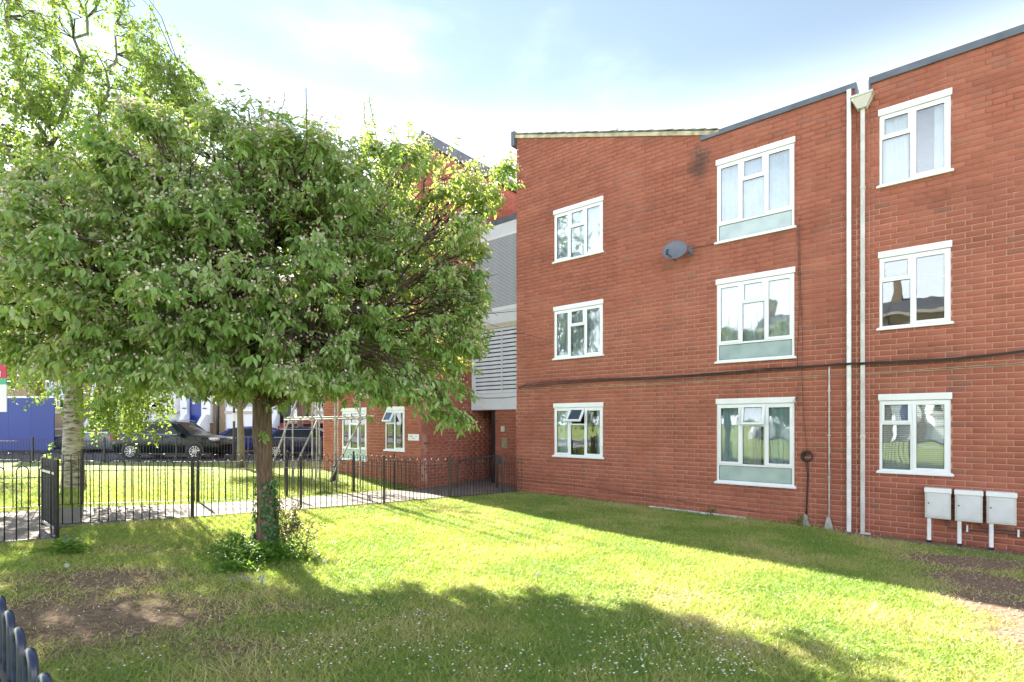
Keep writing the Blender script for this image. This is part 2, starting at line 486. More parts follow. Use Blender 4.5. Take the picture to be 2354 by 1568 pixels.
def bark_mat(name, c1, c2, sc=(14, 14, 2.2), bump=0.9):
    m, nt, b = new_mat(name)
    co = N_(nt, 'ShaderNodeTexCoord'); mp = N_(nt, 'ShaderNodeMapping'); mp.inputs['Scale'].default_value = sc
    n1 = N_(nt, 'ShaderNodeTexNoise', Scale=2.0, Detail=7.0, Roughness=0.65, Distortion=0.4)
    nt.links.new(co.outputs['Object'], mp.inputs[0]); nt.links.new(mp.outputs[0], n1.inputs['Vector'])
    c = ramp(nt, n1.outputs['Fac'], [(0.32, c1), (0.68, c2)])
    nt.links.new(c, b.inputs['Base Color']); b.inputs['Roughness'].default_value = 0.9
    bp = N_(nt, 'ShaderNodeBump', Strength=bump, Distance=0.02)
    nt.links.new(n1.outputs['Fac'], bp.inputs['Height']); nt.links.new(bp.outputs[0], b.inputs['Normal'])
    return m
M['bark'] = bark_mat('brown_bark', (0.040, 0.026, 0.019), (0.19, 0.125, 0.088), sc=(22, 22, 2.6), bump=1.0)
M['twig'] = bark_mat('twig_bark', (0.05, 0.03, 0.025), (0.11, 0.075, 0.055))
M['bark_grey'] = bark_mat('grey_bark', (0.10, 0.085, 0.065), (0.22, 0.19, 0.14))
def birch_bark():
    m, nt, b = new_mat('birch_bark')
    co = N_(nt, 'ShaderNodeTexCoord'); mp = N_(nt, 'ShaderNodeMapping'); mp.inputs['Scale'].default_value = (3, 3, 11)
    n1 = N_(nt, 'ShaderNodeTexNoise', Scale=1.6, Detail=6.0, Roughness=0.6)
    nt.links.new(co.outputs['Object'], mp.inputs[0]); nt.links.new(mp.outputs[0], n1.inputs['Vector'])
    c = ramp(nt, n1.outputs['Fac'], [(0.38, (0.06, 0.05, 0.04)), (0.48, (0.24, 0.21, 0.17)), (0.62, (0.36, 0.34, 0.30))])
    nt.links.new(c, b.inputs['Base Color']); b.inputs['Roughness'].default_value = 0.8
    bp = N_(nt, 'ShaderNodeBump', Strength=0.5, Distance=0.02)
    nt.links.new(n1.outputs['Fac'], bp.inputs['Height']); nt.links.new(bp.outputs[0], b.inputs['Normal'])
    return m
M['birch'] = birch_bark()

def ground_mat():
    m, nt, b = new_mat('turf')
    geo = N_(nt, 'ShaderNodeNewGeometry')
    att = N_(nt, 'ShaderNodeAttribute', attribute_name='bare')
    n1 = N_(nt, 'ShaderNodeTexNoise', Scale=1.1, Detail=8.0, Roughness=0.65)
    n2 = N_(nt, 'ShaderNodeTexNoise', Scale=22.0, Detail=6.0, Roughness=0.7)
    n3 = N_(nt, 'ShaderNodeTexNoise', Scale=5.0, Detail=6.0, Roughness=0.7)
    for n in (n1, n2, n3): nt.links.new(geo.outputs['Position'], n.inputs['Vector'])
    g = ramp(nt, n1.outputs['Fac'], [(0.3, (0.15, 0.22, 0.055)), (0.5, (0.23, 0.29, 0.09)), (0.68, (0.34, 0.33, 0.14))])
    f = ramp(nt, n2.outputs['Fac'], [(0.3, (0.6, 0.6, 0.6)), (0.7, (1.3, 1.3, 1.3))])
    g = mixc(nt, 0.9, g, f, 'MULTIPLY')
    s = ramp(nt, n2.outputs['Fac'], [(0.3, (0.10, 0.07, 0.05)), (0.5, (0.23, 0.16, 0.11)), (0.72, (0.40, 0.30, 0.21))])
    ad = N_(nt, 'ShaderNodeMath', operation='MULTIPLY_ADD'); ad.inputs[1].default_value = 1.2
    nt.links.new(n3.outputs['Fac'], ad.inputs[0]); 
    sb = N_(nt, 'ShaderNodeMath', operation='SUBTRACT'); sb.inputs[1].default_value = 0.6
    nt.links.new(att.outputs['Fac'], sb.inputs[0]); nt.links.new(sb.outputs[0], ad.inputs[2])
    fac = ramp(nt, ad.outputs[0], [(0.25, (0, 0, 0)), (0.6, (1, 1, 1))])
    c = mixc(nt, fac, g, s)
    nt.links.new(c, b.inputs['Base Color']); b.inputs['Roughness'].default_value = 0.95
    b.inputs['Specular IOR Level'].default_value = 0.15
    bp = N_(nt, 'ShaderNodeBump', Strength=0.8, Distance=0.03)
    nt.links.new(n2.outputs['Fac'], bp.inputs['Height']); nt.links.new(bp.outputs[0], b.inputs['Normal'])
    return m
M['turf'] = ground_mat()

def slab_mat(name, c1, c2, joints=None):
    m, nt, b = new_mat(name)
    geo = N_(nt, 'ShaderNodeNewGeometry')
    n1 = N_(nt, 'ShaderNodeTexNoise', Scale=1.3, Detail=8.0, Roughness=0.6)
    n2 = N_(nt, 'ShaderNodeTexNoise', Scale=70.0, Detail=4.0, Roughness=0.7)
    for n in (n1, n2): nt.links.new(geo.outputs['Position'], n.inputs['Vector'])
    c = ramp(nt, n1.outputs['Fac'], [(0.3, c1), (0.7, c2)])
    f = ramp(nt, n2.outputs['Fac'], [(0.3, (0.8, 0.8, 0.8)), (0.7, (1.15, 1.15, 1.15))])
    c = mixc(nt, 0.8, c, f, 'MULTIPLY')
    nt.links.new(c, b.inputs['Base Color']); b.inputs['Roughness'].default_value = 0.9
    bp = N_(nt, 'ShaderNodeBump', Strength=0.4, Distance=0.006)
    nt.links.new(n2.outputs['Fac'], bp.inputs['Height']); nt.links.new(bp.outputs[0], b.inputs['Normal'])
    return m
M['path'] = slab_mat('path_concrete', (0.14, 0.118, 0.103), (0.21, 0.178, 0.158))
M['asphalt'] = slab_mat('asphalt', (0.05, 0.05, 0.055), (0.09, 0.09, 0.095))
M['pave'] = slab_mat('pavement_slab', (0.26, 0.26, 0.27), (0.36, 0.36, 0.37))
M['kerb'] = slab_mat('kerb_stone', (0.30, 0.30, 0.30), (0.42, 0.42, 0.41))

# ------------------------------------------------------------------ ground
WING_S0, WING_S1, WING_T = -8.35, -2.88, -1.04
B_LINE = [(-6.69, 7.88), (-5.32, 8.90), (-4.02, 10.18), (-2.745, 11.47), (-1.505, 12.93), (-0.246, 14.37), (0.30, 15.02)]
C_LINE = [(-11.6, 5.3), (-9.55, 8.05), (-7.96, 9.90), (-6.31, 10.75), (-5.05, 12.0), (-3.97, 13.40), (-3.30, 15.0), (-2.93, 16.33)]
PATH_POLY = [(-12.8, 2.0), (-7.6, 5.2), (-5.98, 7.02), (-6.55, 7.75), (-5.36, 8.95), (-4.06, 10.23), (-2.79, 11.52), (-1.55, 12.98), (-0.29, 14.42), (0.20, 15.00)]
_p = [W(0.0, 1.19, 0), W(-2.88, 1.19, 0)]
_q = [W(-2.88, 3.0, 0), W(-1.86, 3.0, 0), W(-1.86, 1.19, 0), W(0.0, 1.19, 0)]
PATH_FAR = [(-2.80, 16.2), (-3.15, 14.95), (-3.72, 13.35), (-4.80, 11.85), (-6.10, 10.45), (-7.7, 9.55), (-9.25, 7.75), (-12.8, 4.2)]
PATH_POLY = PATH_POLY + [(v.x, v.y) for v in (W(0, 1.19, 0), W(-1.86, 1.19, 0), W(-1.86, 3, 0), W(-2.88, 3, 0))] + PATH_FAR

def in_poly(x, y, poly):
    c = False; j = len(poly) - 1
    for i in range(len(poly)):
        xi, yi = poly[i]; xj, yj = poly[j]
        if (yi > y) != (yj > y) and x < (xj - xi) * (y - yi) / (yj - yi) + xi: c = not c
        j = i
    return c

def bare_amt(x, y):
    v = 0.0
    for cx, cy, rx, ry, k in ((-3.4, 4.3, 1.3, 0.85, 1.05), (-2.1, 3.8, 0.9, 0.35, 0.65), (-4.1, 5.3, 1.1, 0.55, 0.85), (-1.9, 4.7, 0.7, 0.25, 0.6), (-4.4, 6.6, 1.0, 0.35, 0.5),
                              (6.6, 7.6, 1.1, 0.55, 1.2), (5.75, 6.4, 0.65, 0.75, 1.25), (5.1, 5.3, 0.55, 0.8, 1.2), (4.55, 4.4, 0.5, 0.7, 1.1), (8.2, 7.2, 1.2, 0.6, 1.2), (4.2, 3.7, .5, .5, .9), (1.6, 5.4, .5, .16, .5), (-0.8, 4.6, .35, .15, .45), (2.4, 7.4, .3, .1, .5)):
        v = max(v, k * math.exp(-(((x - cx) / rx) ** 2 + ((y - cy) / ry) ** 2)))
    # strip at the foot of the facade
    r = Vector((x, y, 0)) - P0
    s = r.dot(DS); t = r.dot(DT)
    if s > 7.0: v = max(v, 1.1 * sstep(-0.85, -0.25, t) * sstep(7.2, 8.6, s))
    return v

def sheet(name, poly, off, step, mat, attr=False, kind='structure', hole=None, gf=G):
    xs = [p[0] for p in poly]; ys = [p[1] for p in poly]
    pts = [Vector(p) for p in poly]
    dense = []
    for i in range(len(pts)):
        a, b = pts[i], pts[(i + 1) % len(pts)]
        n = max(1, int((b - a).length / step))
        for k in range(n): dense.append(a.lerp(b, k / n))
    nb = len(dense)
    edges = [(i, (i + 1) % nb) for i in range(nb)]
    inner = []
    x = min(xs) + step / 2
    while x < max(xs):
        y = min(ys) + step / 2
        while y < max(ys):
            if in_poly(x, y, poly): inner.append(Vector((x, y)))
            y += step
        x += step
    vs, es, fs, *_ = delaunay_2d_cdt(dense + inner, edges, [], 1, 1e-4)
    me = bpy.data.meshes.new(name)
    me.from_pydata([(v.x, v.y, gf(v.x, v.y) + off) for v in vs], [], [tuple(f) for f in fs])
    me.materials.append(mat)
    for p in me.polygons: p.use_smooth = True
    if attr:
        at = me.attributes.new('bare', 'FLOAT', 'POINT')
        at.data.foreach_set('value', [bare_amt(v.x, v.y) for v in vs])
    me.update()
    # faces upward
    if me.polygons and me.polygons[0].normal.z < 0: me.flip_normals()
    o = bpy.data.objects.new(name, me); link(o); tag(o, kind=kind)
    return o

def graded_ground():
    def axis(lo, hi, flo, fhi, fine):
        a = list(np.arange(flo, fhi + 1e-6, fine)); s = fine; x = fhi
        while x < hi: s *= 1.35; x += s; a.append(min(x, hi))
        s = fine; x = flo; pre = []
        while x > lo: s *= 1.35; x -= s; pre.append(max(x, lo))
        return pre[::-1] + a
    X = axis(-400, 400, -13, 10.5, 0.16); Y = axis(-300, 500, 0.0, 19, 0.16)
    nx, ny = len(X), len(Y)
    vs = [(x, y, G(x, y)) for y in Y for x in X]
    fs = [(j * nx + i, j * nx + i + 1, (j + 1) * nx + i + 1, (j + 1) * nx + i) for j in range(ny - 1) for i in range(nx - 1)]
    me = bpy.data.meshes.new('ground'); me.from_pydata(vs, [], fs); me.materials.append(M['turf'])
    at = me.attributes.new('bare', 'FLOAT', 'POINT')
    at.data.foreach_set('value', [bare_amt(x, y) if (abs(x) < 14 and 0 < y < 20) else 0.0 for x, y, z in vs])
    me.polygons.foreach_set('use_smooth', [True] * len(fs)); me.update()
    o = bpy.data.objects.new('ground', me); link(o); tag(o, kind='structure'); return o
ground = graded_ground()
path = sheet('path', PATH_POLY, 0.018, 0.3, M['path'])
# far street: pavement, kerb, road
STREET_Z = Z0 - 1.68
def flat(name, x0, x1, y0, y1, z0, z1, mat):
    return tag(MB().box(x0, x1, y0, y1, z0, z1).build(name, mat), kind='structure')
flat('pavement', -80, 60, 22.6, 23.0, STREET_Z - 0.1, STREET_Z + 0.02, M['kerb'])
flat('road', -80, 60, 23.002, 32.0, STREET_Z - 0.3, STREET_Z + 0.006, M['asphalt'])
flat('pavement', -80, 60, 32.002, 34.6, STREET_Z - 0.3, STREET_Z + 0.12, M['pave'])
kerb = tag(MB().box(-80, 60, 31.85, 32.0, STREET_Z - 0.2, STREET_Z + 0.125).build('kerb', M['kerb']), kind='structure')

# ------------------------------------------------------------------ brick walls
BL, BH = 0.255, 2.58 / 26
ZB = 2.515 - 28 * BH
def brick_box_verts(a, b, z0, z1a, z1b, y=0.0, j=0.0055):
    """proud brick with a chamfered face; local wall coords; y<0 is outwards"""
    c = 0.004
    x0, x1 = a + j, b - j; q0 = z0 + j; ta = z1a - j; tb = z1b - j
    d = 0.012
    return [(x0, y + d, q0), (x1, y + d, q0), (x1, y + d, tb), (x0, y + d, ta),
            (x0, y + c, q0), (x1, y + c, q0), (x1, y + c, tb), (x0, y + c, ta),
            (x0 + c, y, q0 + c), (x1 - c, y, q0 + c), (x1 - c, y, tb - c), (x0 + c, y, ta - c)]
BRICK_T = []
for ring in (0, 4):
    for k in range(4):
        k2 = (k + 1) % 4
        BRICK_T += [(ring + k, ring + k2, ring + 4 + k2), (ring + k, ring + 4 + k2, ring + 4 + k)]
BRICK_T += [(8, 9, 10), (8, 10, 11)]

_full = fast_mesh('brick', np.array([brick_box_verts(0, BL, 0, BH, BH)]), 12, BRICK_T, M['brick'])

def brick_wall(bld, Mx, s0, s1, top, openings, nobj, phase=0.0, z0=ZB, thick=0.25, breaks=(), zcut=None):
    """openings: (s0,s1,z0,z1). top(s)->z"""
    wb = MB()
    bs = sorted(set([s0, s1] + [o[0] for o in openings] + [o[1] for o in openings] + list(breaks)))
    bs = [b for b in bs if s0 <= b <= s1]
    for a, b in zip(bs[:-1], bs[1:]):
        if b - a < 1e-6: continue
        mid = (a + b) / 2
        cuts = sorted([(o[2], o[3]) for o in openings if o[0] <= mid <= o[1]])
        z = z0 - 0.3
        ta, tb = top(a + 1e-6), top(b - 1e-6)
        for c0, c1 in cuts + [(None, None)]:
            if c0 is None: za, zb = ta, tb
            else: za = zb = c0
            if za > z:
                y0, y1 = 0.0075, thick
                wb.hexa([(a, y0, z), (b, y0, z), (b, y1, z), (a, y1, z), (a, y0, za), (b, y0, zb), (b, y1, zb), (a, y1, za)])
            if c1 is not None: z = c1
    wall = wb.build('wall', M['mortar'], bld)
    wall.matrix_local = Mx
    Wm = bld.matrix_basis @ Mx
    full, part = [], []
    zmax = max(top(b - 1e-6) for b in bs) if len(bs) else 0
    zmax = max(zmax, max(top(b + 1e-6) for b in bs[:-1]))
    k = 0
    while z0 + k * BH < zmax:
        za = z0 + k * BH; zb = za + BH
        off = phase + (BL / 3 if k % 2 else 0.0)
        i = math.floor((s0 - off) / BL)
        while off + i * BL < s1:
            a0, b0 = off + i * BL, off + (i + 1) * BL
            segs = [(max(a0, s0), min(b0, s1))]
            zm = (za + zb) / 2
            for o in list(openings):
                if o[2] < zm < o[3]:
                    ns = []
                    for p, q in segs:
                        if q <= o[0] or p >= o[1]: ns.append((p, q))
                        else:
                            if p < o[0]: ns.append((p, o[0]))
                            if q > o[1]: ns.append((o[1], q))
                    segs = ns
            ns = []
            for p, q in segs:                       # split at breaks (notches in the parapet)
                for br in breaks:
                    if p < br < q and abs(top(br - 1e-5) - top(br + 1e-5)) > 0.05:
                        ns.append((p, br)); p = br
                ns.append((p, q))
            for p, q in ns:
                if q - p < 0.03: continue
                t1, t2 = min(zb, top(p + 1e-5)), min(zb, top(q - 1e-5))
                if min(t1, t2) - za < 0.02: continue
                if abs(q - p - BL) < 1e-4 and t1 == zb and t2 == zb: full.append((p, za))
                else: part.append((p, q, za, t1, t2))
            i += 1
        k += 1
    # nearest visible ones become objects
    cand = []
    for idx, (p, za) in enumerate(full):
        c = Wm @ Vector((p + BL / 2, 0, za + BH / 2))
        if c.y < 1: continue
        px = CX + c.x / c.y * F; py = HY - (c.z - Z0) / c.y * F
        if not (5 < px < 2349 and 5 < py < 1560): continue
        if c.z < G(c.x, c.y) + 0.06: continue
        cand.append(((c - cam.location).length, idx))
    cand.sort()
    chosen = set(i for _, i in cand[:nobj])
    for idx in chosen:
        p, za = full[idx]
        o = bpy.data.objects.new('brick', _full); link(o, wall)
        o.location = (p, random.uniform(-0.0012, 0.0012), za)
    arr, var = [], []
    for idx, (p, za) in enumerate(full):
        if idx in chosen: continue
        arr.append(brick_box_verts(p, p + BL, za, za + BH, za + BH, random.uniform(-0.0012, 0.0012))); var.append(random.random())
    for p, q, za, t1, t2 in part:
        arr.append(brick_box_verts(p, q, za, t1, t2, random.uniform(-0.001, 0.001))); var.append(random.random())
    if arr:
        me = fast_mesh('brickwork', np.array(arr), 12, BRICK_T, M['brick'], np.array(var))
        o = bpy.data.objects.new('brickwork', me); link(o, wall); tag(o, kind='stuff')
    return wall

# ------------------------------------------------------------------ windows
def rect_ring(mb, x0, x1, z0, z1, y0, y1, w, m=0):
    mb.box(x0, x1, y0, y1, z0, z0 + w, m); mb.box(x0, x1, y0, y1, z1 - w, z1, m)
    mb.box(x0, x0 + w, y0, y1, z0 + w, z1 - w, m); mb.box(x1 - w, x1, y0, y1, z0 + w, z1 - w, m)

def drape(mb, x0, x1, z0, z1, y, amp=0.02, waves=9.0, m=0):
    n = max(4, int((x1 - x0) * 60)); ph = random.random() * 6
    b = len(mb.v)
    for i in range(n + 1):
        x = x0 + (x1 - x0) * i / n
        yy = y + amp * math.sin(x * waves * 6.283 + ph) + 0.3 * amp * math.sin(x * waves * 13.7 + 1)
        mb.v.append((x, yy, z0)); mb.v.append((x, yy + 0.004, z1))
    for i in range(n):
        mb.f.append((b + 2 * i, b + 2 * i + 2, b + 2 * i + 3, b + 2 * i + 1)); mb.m.append(m)

def sash(win, x0, x1, z0, z1, tilt=0.0, w=0.055, proud=0.018):
    """an opening casement, hinged at the top when tilted"""
    mb = MB(); rect_ring(mb, 0, x1 - x0, -(z1 - z0), 0, -proud, 0.03, w)
    o = mb.build('sash', M['upvc'], win, bevel=0.004)
    o.location = (x0, 0.03 - 0.012, z1)
    o.rotation_euler = (tilt, 0, 0)
    g = MB(); g.box(w - 0.004, x1 - x0 - w + 0.004, 0.004, 0.010, -(z1 - z0) + w - 0.004, -w + 0.004)
    # gasket line
    rect_ring(g2 := MB(), w - 0.002, x1 - x0 - w + 0.002, -(z1 - z0) + w - 0.002, -w + 0.002, -0.004, 0.004, 0.007)
    p = g.build('pane', M['glass'], win); p.location = o.location; p.rotation_euler = o.rotation_euler
    p2 = g2.build('gasket', M['black'], win); p2.location = o.location; p2.rotation_euler = o.rotation_euler

def fixed(win, x0, x1, z0, z1, mat='glass', back=None):
    g = MB().box(x0, x1, 0.036, 0.042, z0, z1)
    g.build('pane', M[mat], win)
    r = MB(); rect_ring(r, x0, x1, z0, z1, 0.028, 0.036, 0.007)
    r.build('gasket', M['black'], win)

def window(bld, Mx, s, z, w, h, kind, curtain, vent=0.0, head=0.118):
    """origin: left bottom of opening on the wall face"""
    mb = MB()
    zt = h - head
    fw = 0.042
    rect_ring(mb, 0.0, w, 0.0, zt, 0.012, 0.075, fw)
    win_h = zt
    panes = []
    if kind in ('A', 'B'):
        zb = 0.36 if kind == 'B' else 0.0
        if kind == 'B':
            mb.box(fw, w - fw, 0.012, 0.075, zb, zb + 0.042)
        b0 = (zb + 0.042) if kind == 'B' else fw
        c1, c2 = w * 0.335, w * 0.645
        for c in (c1, c2): mb.box(c - 0.022, c + 0.022, 0.012, 0.075, b0, zt - fw)
        zv = b0 + (zt - fw - b0) * 0.665
        mb.box(c1 + 0.022, c2 - 0.022, 0.012, 0.075, zv - 0.021, zv + 0.021)
    else:
        b0 = fw
        c1 = w * 0.47
        mb.box(c1 - 0.022, c1 + 0.022, 0.012, 0.075, b0, zt - fw)
        zv = b0 + (zt - fw - b0) * 0.69
        mb.box(fw, c1 - 0.022, 0.012, 0.075, zv - 0.021, zv + 0.021)
    win = mb.build('window', M['upvc'], bld, bevel=0.003)
    win.matrix_local = Mx @ Matrix.Translation((s, 0, z))
    hd = MB().box(-0.02, w + 0.02, -0.022, 0.02, zt + 0.004, h + 0.002); hd.build('head_board', M['board'], win, bevel=0.004)
    sl = MB().box(-0.045, w + 0.045, -0.05, 0.011, -0.035, 0.0).box(-0.03, w + 0.03, -0.028, 0.011, 0.0, 0.018); sl.build('sill', M['upvc'], win, bevel=0.004)
    e = 0.012
    if kind in ('A', 'B'):
        sash(win, fw - e, c1 - 0.022 + e, b0 - e, zt - fw + e)
        sash(win, c2 + 0.022 - e, w - fw + e, b0 - e, zt - fw + e)
        sash(win, c1 + 0.022 - e, c2 - 0.022 + e, zv + 0.021 - e, zt - fw + e, tilt=-vent, w=0.048)
        fixed(win, c1 + 0.022, c2 - 0.022, b0, zv - 0.021)
        if kind == 'B':
            fixed(win, fw, w - fw, fw, zb, mat='frost')
    else:
        sash(win, fw - e, c1 - 0.022 + e, zv + 0.021 - e, zt - fw + e, tilt=-vent, w=0.045)
        sash(win, c1 + 0.022 - e, w - fw + e, b0 - e, zt - fw + e)
        fixed(win, fw, c1 - 0.022, b0, zv - 0.021)
    # what hangs inside
    base = b0
    if curtain == 'blind':
        bl = MB(); n = int((zt - 0.05) / 0.034)
        for k in range(n):
            zz = 0.05 + k * 0.034
            bl.box(0.05, w - 0.05, -0.017, 0.017, -0.002, 0.002, 0, Matrix.Translation((0, 0.092, zz)) @ Matrix.Rotation(math.radians(52), 4, 'X'))
        for c in (0.2 * w, 0.5 * w, 0.8 * w): bl.box(c - 0.004, c + 0.004, 0.130, 0.133, 0.04, zt)
        b = bl.build('blind', M['blind'], win)
    elif curtain is not None:
        spec = {'net': [(0.02, 0.98, 'cur_white')], 'blue': [(0.02, 0.40, 'cur_blue_sky'), (0.46, 0.98, 'cur_blue_sky')],
                'bluefull': [(0.02, 0.98, 'cur_blue_sky')], 'sides': [(0.0, 0.30, 'cur_blue_sky'), (0.80, 1.0, 'cur_white')],
                'teal': [(0.02, 0.45, 'cur_teal'), (0.55, 0.98, 'cur_teal')], 'mixed': [(0.02, 0.31, 'cur_pale'), (0.34, 0.58, 'cur_white'), (0.60, 0.98, 'cur_pale')],
                'left': [(0.04, 0.42, 'cur_white'), (0.78, 0.97, 'cur_white')], 'ends': [(0.04, 0.27, 'cur_pale'), (0.86, 0.97, 'cur_pale')]}[curtain]
        for a, b_, mt in spec:
            cm = MB(); drape(cm, a * w, b_ * w, base + 0.0, zt - 0.02, 0.105, 0.016, 7.5)
            cm.build('curtain', M[mt], win)
    return win

def rot_frame(x, y, rz):
    return Matrix.Translation((x, y, 0)) @ Matrix.Rotation(rz, 4, 'Z')

I4 = Matrix.Identity(4)

# ------------------------------------------------------------------ main block
PAR = 8.27
main = empty('apartment_block', P0, RZ, 'long three storey red brick apartment block with white windows at right', 'apartment block')
bpy.context.view_layer.update()
NOTCH0, NOTCH1 = s_of(1969), s_of(1999)
SLOPE_S = s_of(1645)
def main_top(s):
    if s < SLOPE_S: return PAR + (10.10 - PAR) * (SLOPE_S - s) / SLOPE_S
    if NOTCH0 < s < NOTCH1: return PAR - 0.27
    return PAR - 0.005
S1a, S1b = s_of(1274), s_of(1385.5)
S2a, S2b = s_of(1648), s_of(1826)
S3a, S3b = s_of(2022), s_of(2186)
FL = 2.58
opn = []; wins = []
TOPZ = 2.515
for f in range(3):
    zt = TOPZ + f * FL
    opn += [(S1a, S1b, zt - 14 * BH, zt), (S2a, S2b, zt - 18 * BH, zt), (S3a, S3b, zt - 14 * BH, zt)]
S_END = 15.0
brick_wall(main, I4, 0.0, S_END, main_top, opn, 300, phase=0.02, breaks=(SLOPE_S, NOTCH0, NOTCH1))
cur1 = ['ends', 'net', 'net']; cur2 = ['mixed', 'net', 'bluefull']; cur3 = ['blind', None, 'left']
for f in range(3):
    zt = TOPZ + f * FL
    window(main, I4, S1a, zt - 14 * BH, S1b - S1a, 14 * BH, 'A', cur1[f], vent=(0.62 if f == 0 else 0))
    window(main, I4, S2a, zt - 18 * BH, S2b - S2a, 18 * BH, 'B', cur2[f], vent=(0.20 if f == 0 else 0))
    window(main, I4, S3a, zt - 14 * BH, S3b - S3a, 14 * BH, 'C', cur3[f])
# shell: return wall, back, floors, roofs
sh = MB()
sh.box(0.0, 0.25, 0.252, 9, -0.5, 8.2); sh.box(S_END - 0.25, S_END, 0.252, 9, -0.5, 8.2); sh.box(0.252, S_END - 0.252, 8.75, 9, -0.5, 8.2)
sh.hexa([(0.0, 0.252, 8.2), (0.25, 0.252, 8.2), (0.25, 9, 8.2), (0.0, 9, 8.2), (0.0, 0.252, 10.1), (0.25, 0.252, 10.02), (0.25, 9, 10.02), (0.0, 9, 10.1)])
sh.build('side_wall', M['brick'], main)
fl = MB()
for f in (0, 1, 2): fl.box(0.26, S_END - 0.26, 0.26, 8.7, 0.05 + FL * f, 0.2 + FL * f)
fl.box(0.26, S_END - 0.26, 3.2, 3.3, 0.2, 7.7)
for s in (4.2, 7.8, 9.9): fl.box(s - 0.05, s + 0.05, 0.26, 3.2, 0.21, 7.7)
fl.box(0.26, S_END - 0.26, 0.26, 8.7, 7.7, 7.9)
fl.build('inner_floor', M['darkroom'], main)
rf = MB()
rf.hexa([(-0.10, -0.03, 10.12), (SLOPE_S, 0.252, PAR), (SLOPE_S, 9, PAR), (-0.10, 9, 10.12),
         (-0.10, -0.03, 10.2), (SLOPE_S + 0.02, 0.252, PAR + 0.06), (SLOPE_S + 0.02, 9, PAR + 0.06), (-0.10, 9, 10.2)])
rf.v[0] = (-0.10, 0.10, 10.125); rf.v[4] = (-0.10, 0.10, 10.2)
rf.box(SLOPE_S, NOTCH0 - 0.01, 0.26, 8.9, 7.92, 8.12); rf.box(NOTCH1 + 0.01, S_END, 0.26, 8.9, 7.92, 8.12)
rf.build('roof', M['tile'], main)
# mortared verge with the tile ends on it
ang = math.atan2(10.10 - PAR, SLOPE_S)
SL = math.hypot(SLOPE_S + 0.1, 10.12 - PAR)
vm = Matrix.Translation((-0.08, 0, 10.12)) @ Matrix.Rotation(ang, 4, 'Y')
MB().box(0, SL + 0.05, -0.035, 0.12, -0.03, 0.06).build('verge', M['verge'], main).matrix_local = vm
tile_me = MB().box(0, 0.30, -0.06, 0.24, 0, 0.022).box(0.28, 0.30, -0.06, 0.24, -0.012, 0.0).mesh('roof_tile', M['tile'])
nt_ = 23
for i in range(nt_):
    o = bpy.data.objects.new('roof_tile', tile_me); link(o, main)
    o.matrix_local = vm @ Matrix.Translation((i * SL / nt_ - 0.02, random.uniform(-0.01, 0.01), 0.062)) @ Matrix.Rotation(-0.075 + random.uniform(-0.02, 0.02), 4, 'Y')
MB().box(-0.14, -0.02, -0.07, 0.2, 9.86, 10.26).build('barge_end', M['lead'], main)
# parapet coping
cp = MB()
cp.box(SLOPE_S - 0.32, NOTCH0 + 0.005, -0.035, 0.30, PAR, PAR + 0.05).box(SLOPE_S - 0.32, NOTCH0 + 0.005, -0.037, -0.012, PAR - 0.06, PAR)
cp.box(NOTCH1 - 0.005, S_END, -0.035, 0.30, PAR, PAR + 0.05).box(NOTCH1 - 0.005, S_END, -0.037, -0.012, PAR - 0.075, PAR)
cp.box(NOTCH0 - 0.02, NOTCH0 + 0.012, -0.035, 0.3, PAR - 0.27, PAR - 0.001).box(NOTCH1 - 0.012, NOTCH1 + 0.02, -0.035, 0.3, PAR - 0.27, PAR - 0.001)
cp.build('coping', M['lead'], main)
# rainwater pipes
sp1 = s_of(1953); sp2 = s_of(1984.5)
gz = lambda s: G(*(W(s, 0, 0).xy))
MB().box(sp1 - 0.035, sp1 + 0.035, -0.085, -0.015, gz(sp1), PAR - 0.062).build('downpipe', M['pipe'], main, bevel=0.012)
pz = PAR - 0.27 - 0.24
dp = MB(); dp.box(sp2 - 0.034, sp2 + 0.034, -0.085, -0.018, gz(sp2) + 0.03, pz + 0.02)
for z in (1.72, 4.35, 6.3): dp.box(sp2 - 0.040, sp2 + 0.040, -0.091, -0.008, z, z + 0.05)
dp.box(sp2 - 0.034, sp2 + 0.13, -0.16, -0.085, gz(sp2) + 0.0, gz(sp2) + 0.035)
dp.build('downpipe', M['pipe_grey'], main, bevel=0.01)
hp = MB()
sm = (NOTCH0 + NOTCH1) / 2
hp.hexa([(sm - 0.07, -0.14, pz), (sm + 0.07, -0.14, pz), (sm + 0.07, -0.01, pz), (sm - 0.07, -0.01, pz),
         (sm - 0.16, -0.22, pz + 0.19), (sm + 0.16, -0.22, pz + 0.19), (sm + 0.16, -0.005, pz + 0.19), (sm - 0.16, -0.005, pz + 0.19)])
hp.box(sm - 0.175, sm + 0.175, -0.235, -0.003, pz + 0.19, pz + 0.225)
hp.build('hopper', M['meterframe'], main)
for s, z0, z1, nm in ((s_of(1907), None, 3.08, 'conduit'),):
    cg = gz(s)
    c = MB().tube([(s, -0.03, cg + 0.1), (s, -0.03, z1)], 0.013, 8)
    for z in (0.95, 1.75, 2.6): c.box(s - 0.03, s + 0.03, -0.045, -0.012, z, z + 0.025)
    c.build('conduit', M['galv'], main)
def cable_guard(s):
    z = gz(s)
    o = MB().hexa([(s - 0.085, -0.07, z - 0.03), (s + 0.085, -0.07, z - 0.03), (s + 0.085, 0.0, z - 0.03), (s - 0.085, 0.0, z - 0.03),
                   (s - 0.025, -0.045, z + 0.23), (s + 0.025, -0.045, z + 0.23), (s + 0.025, 0.0, z + 0.23), (s - 0.025, 0.0, z + 0.23)]).build('cable_guard', M['galv'], main)
cable_guard(s_of(1853)); cable_guard(s_of(1906))
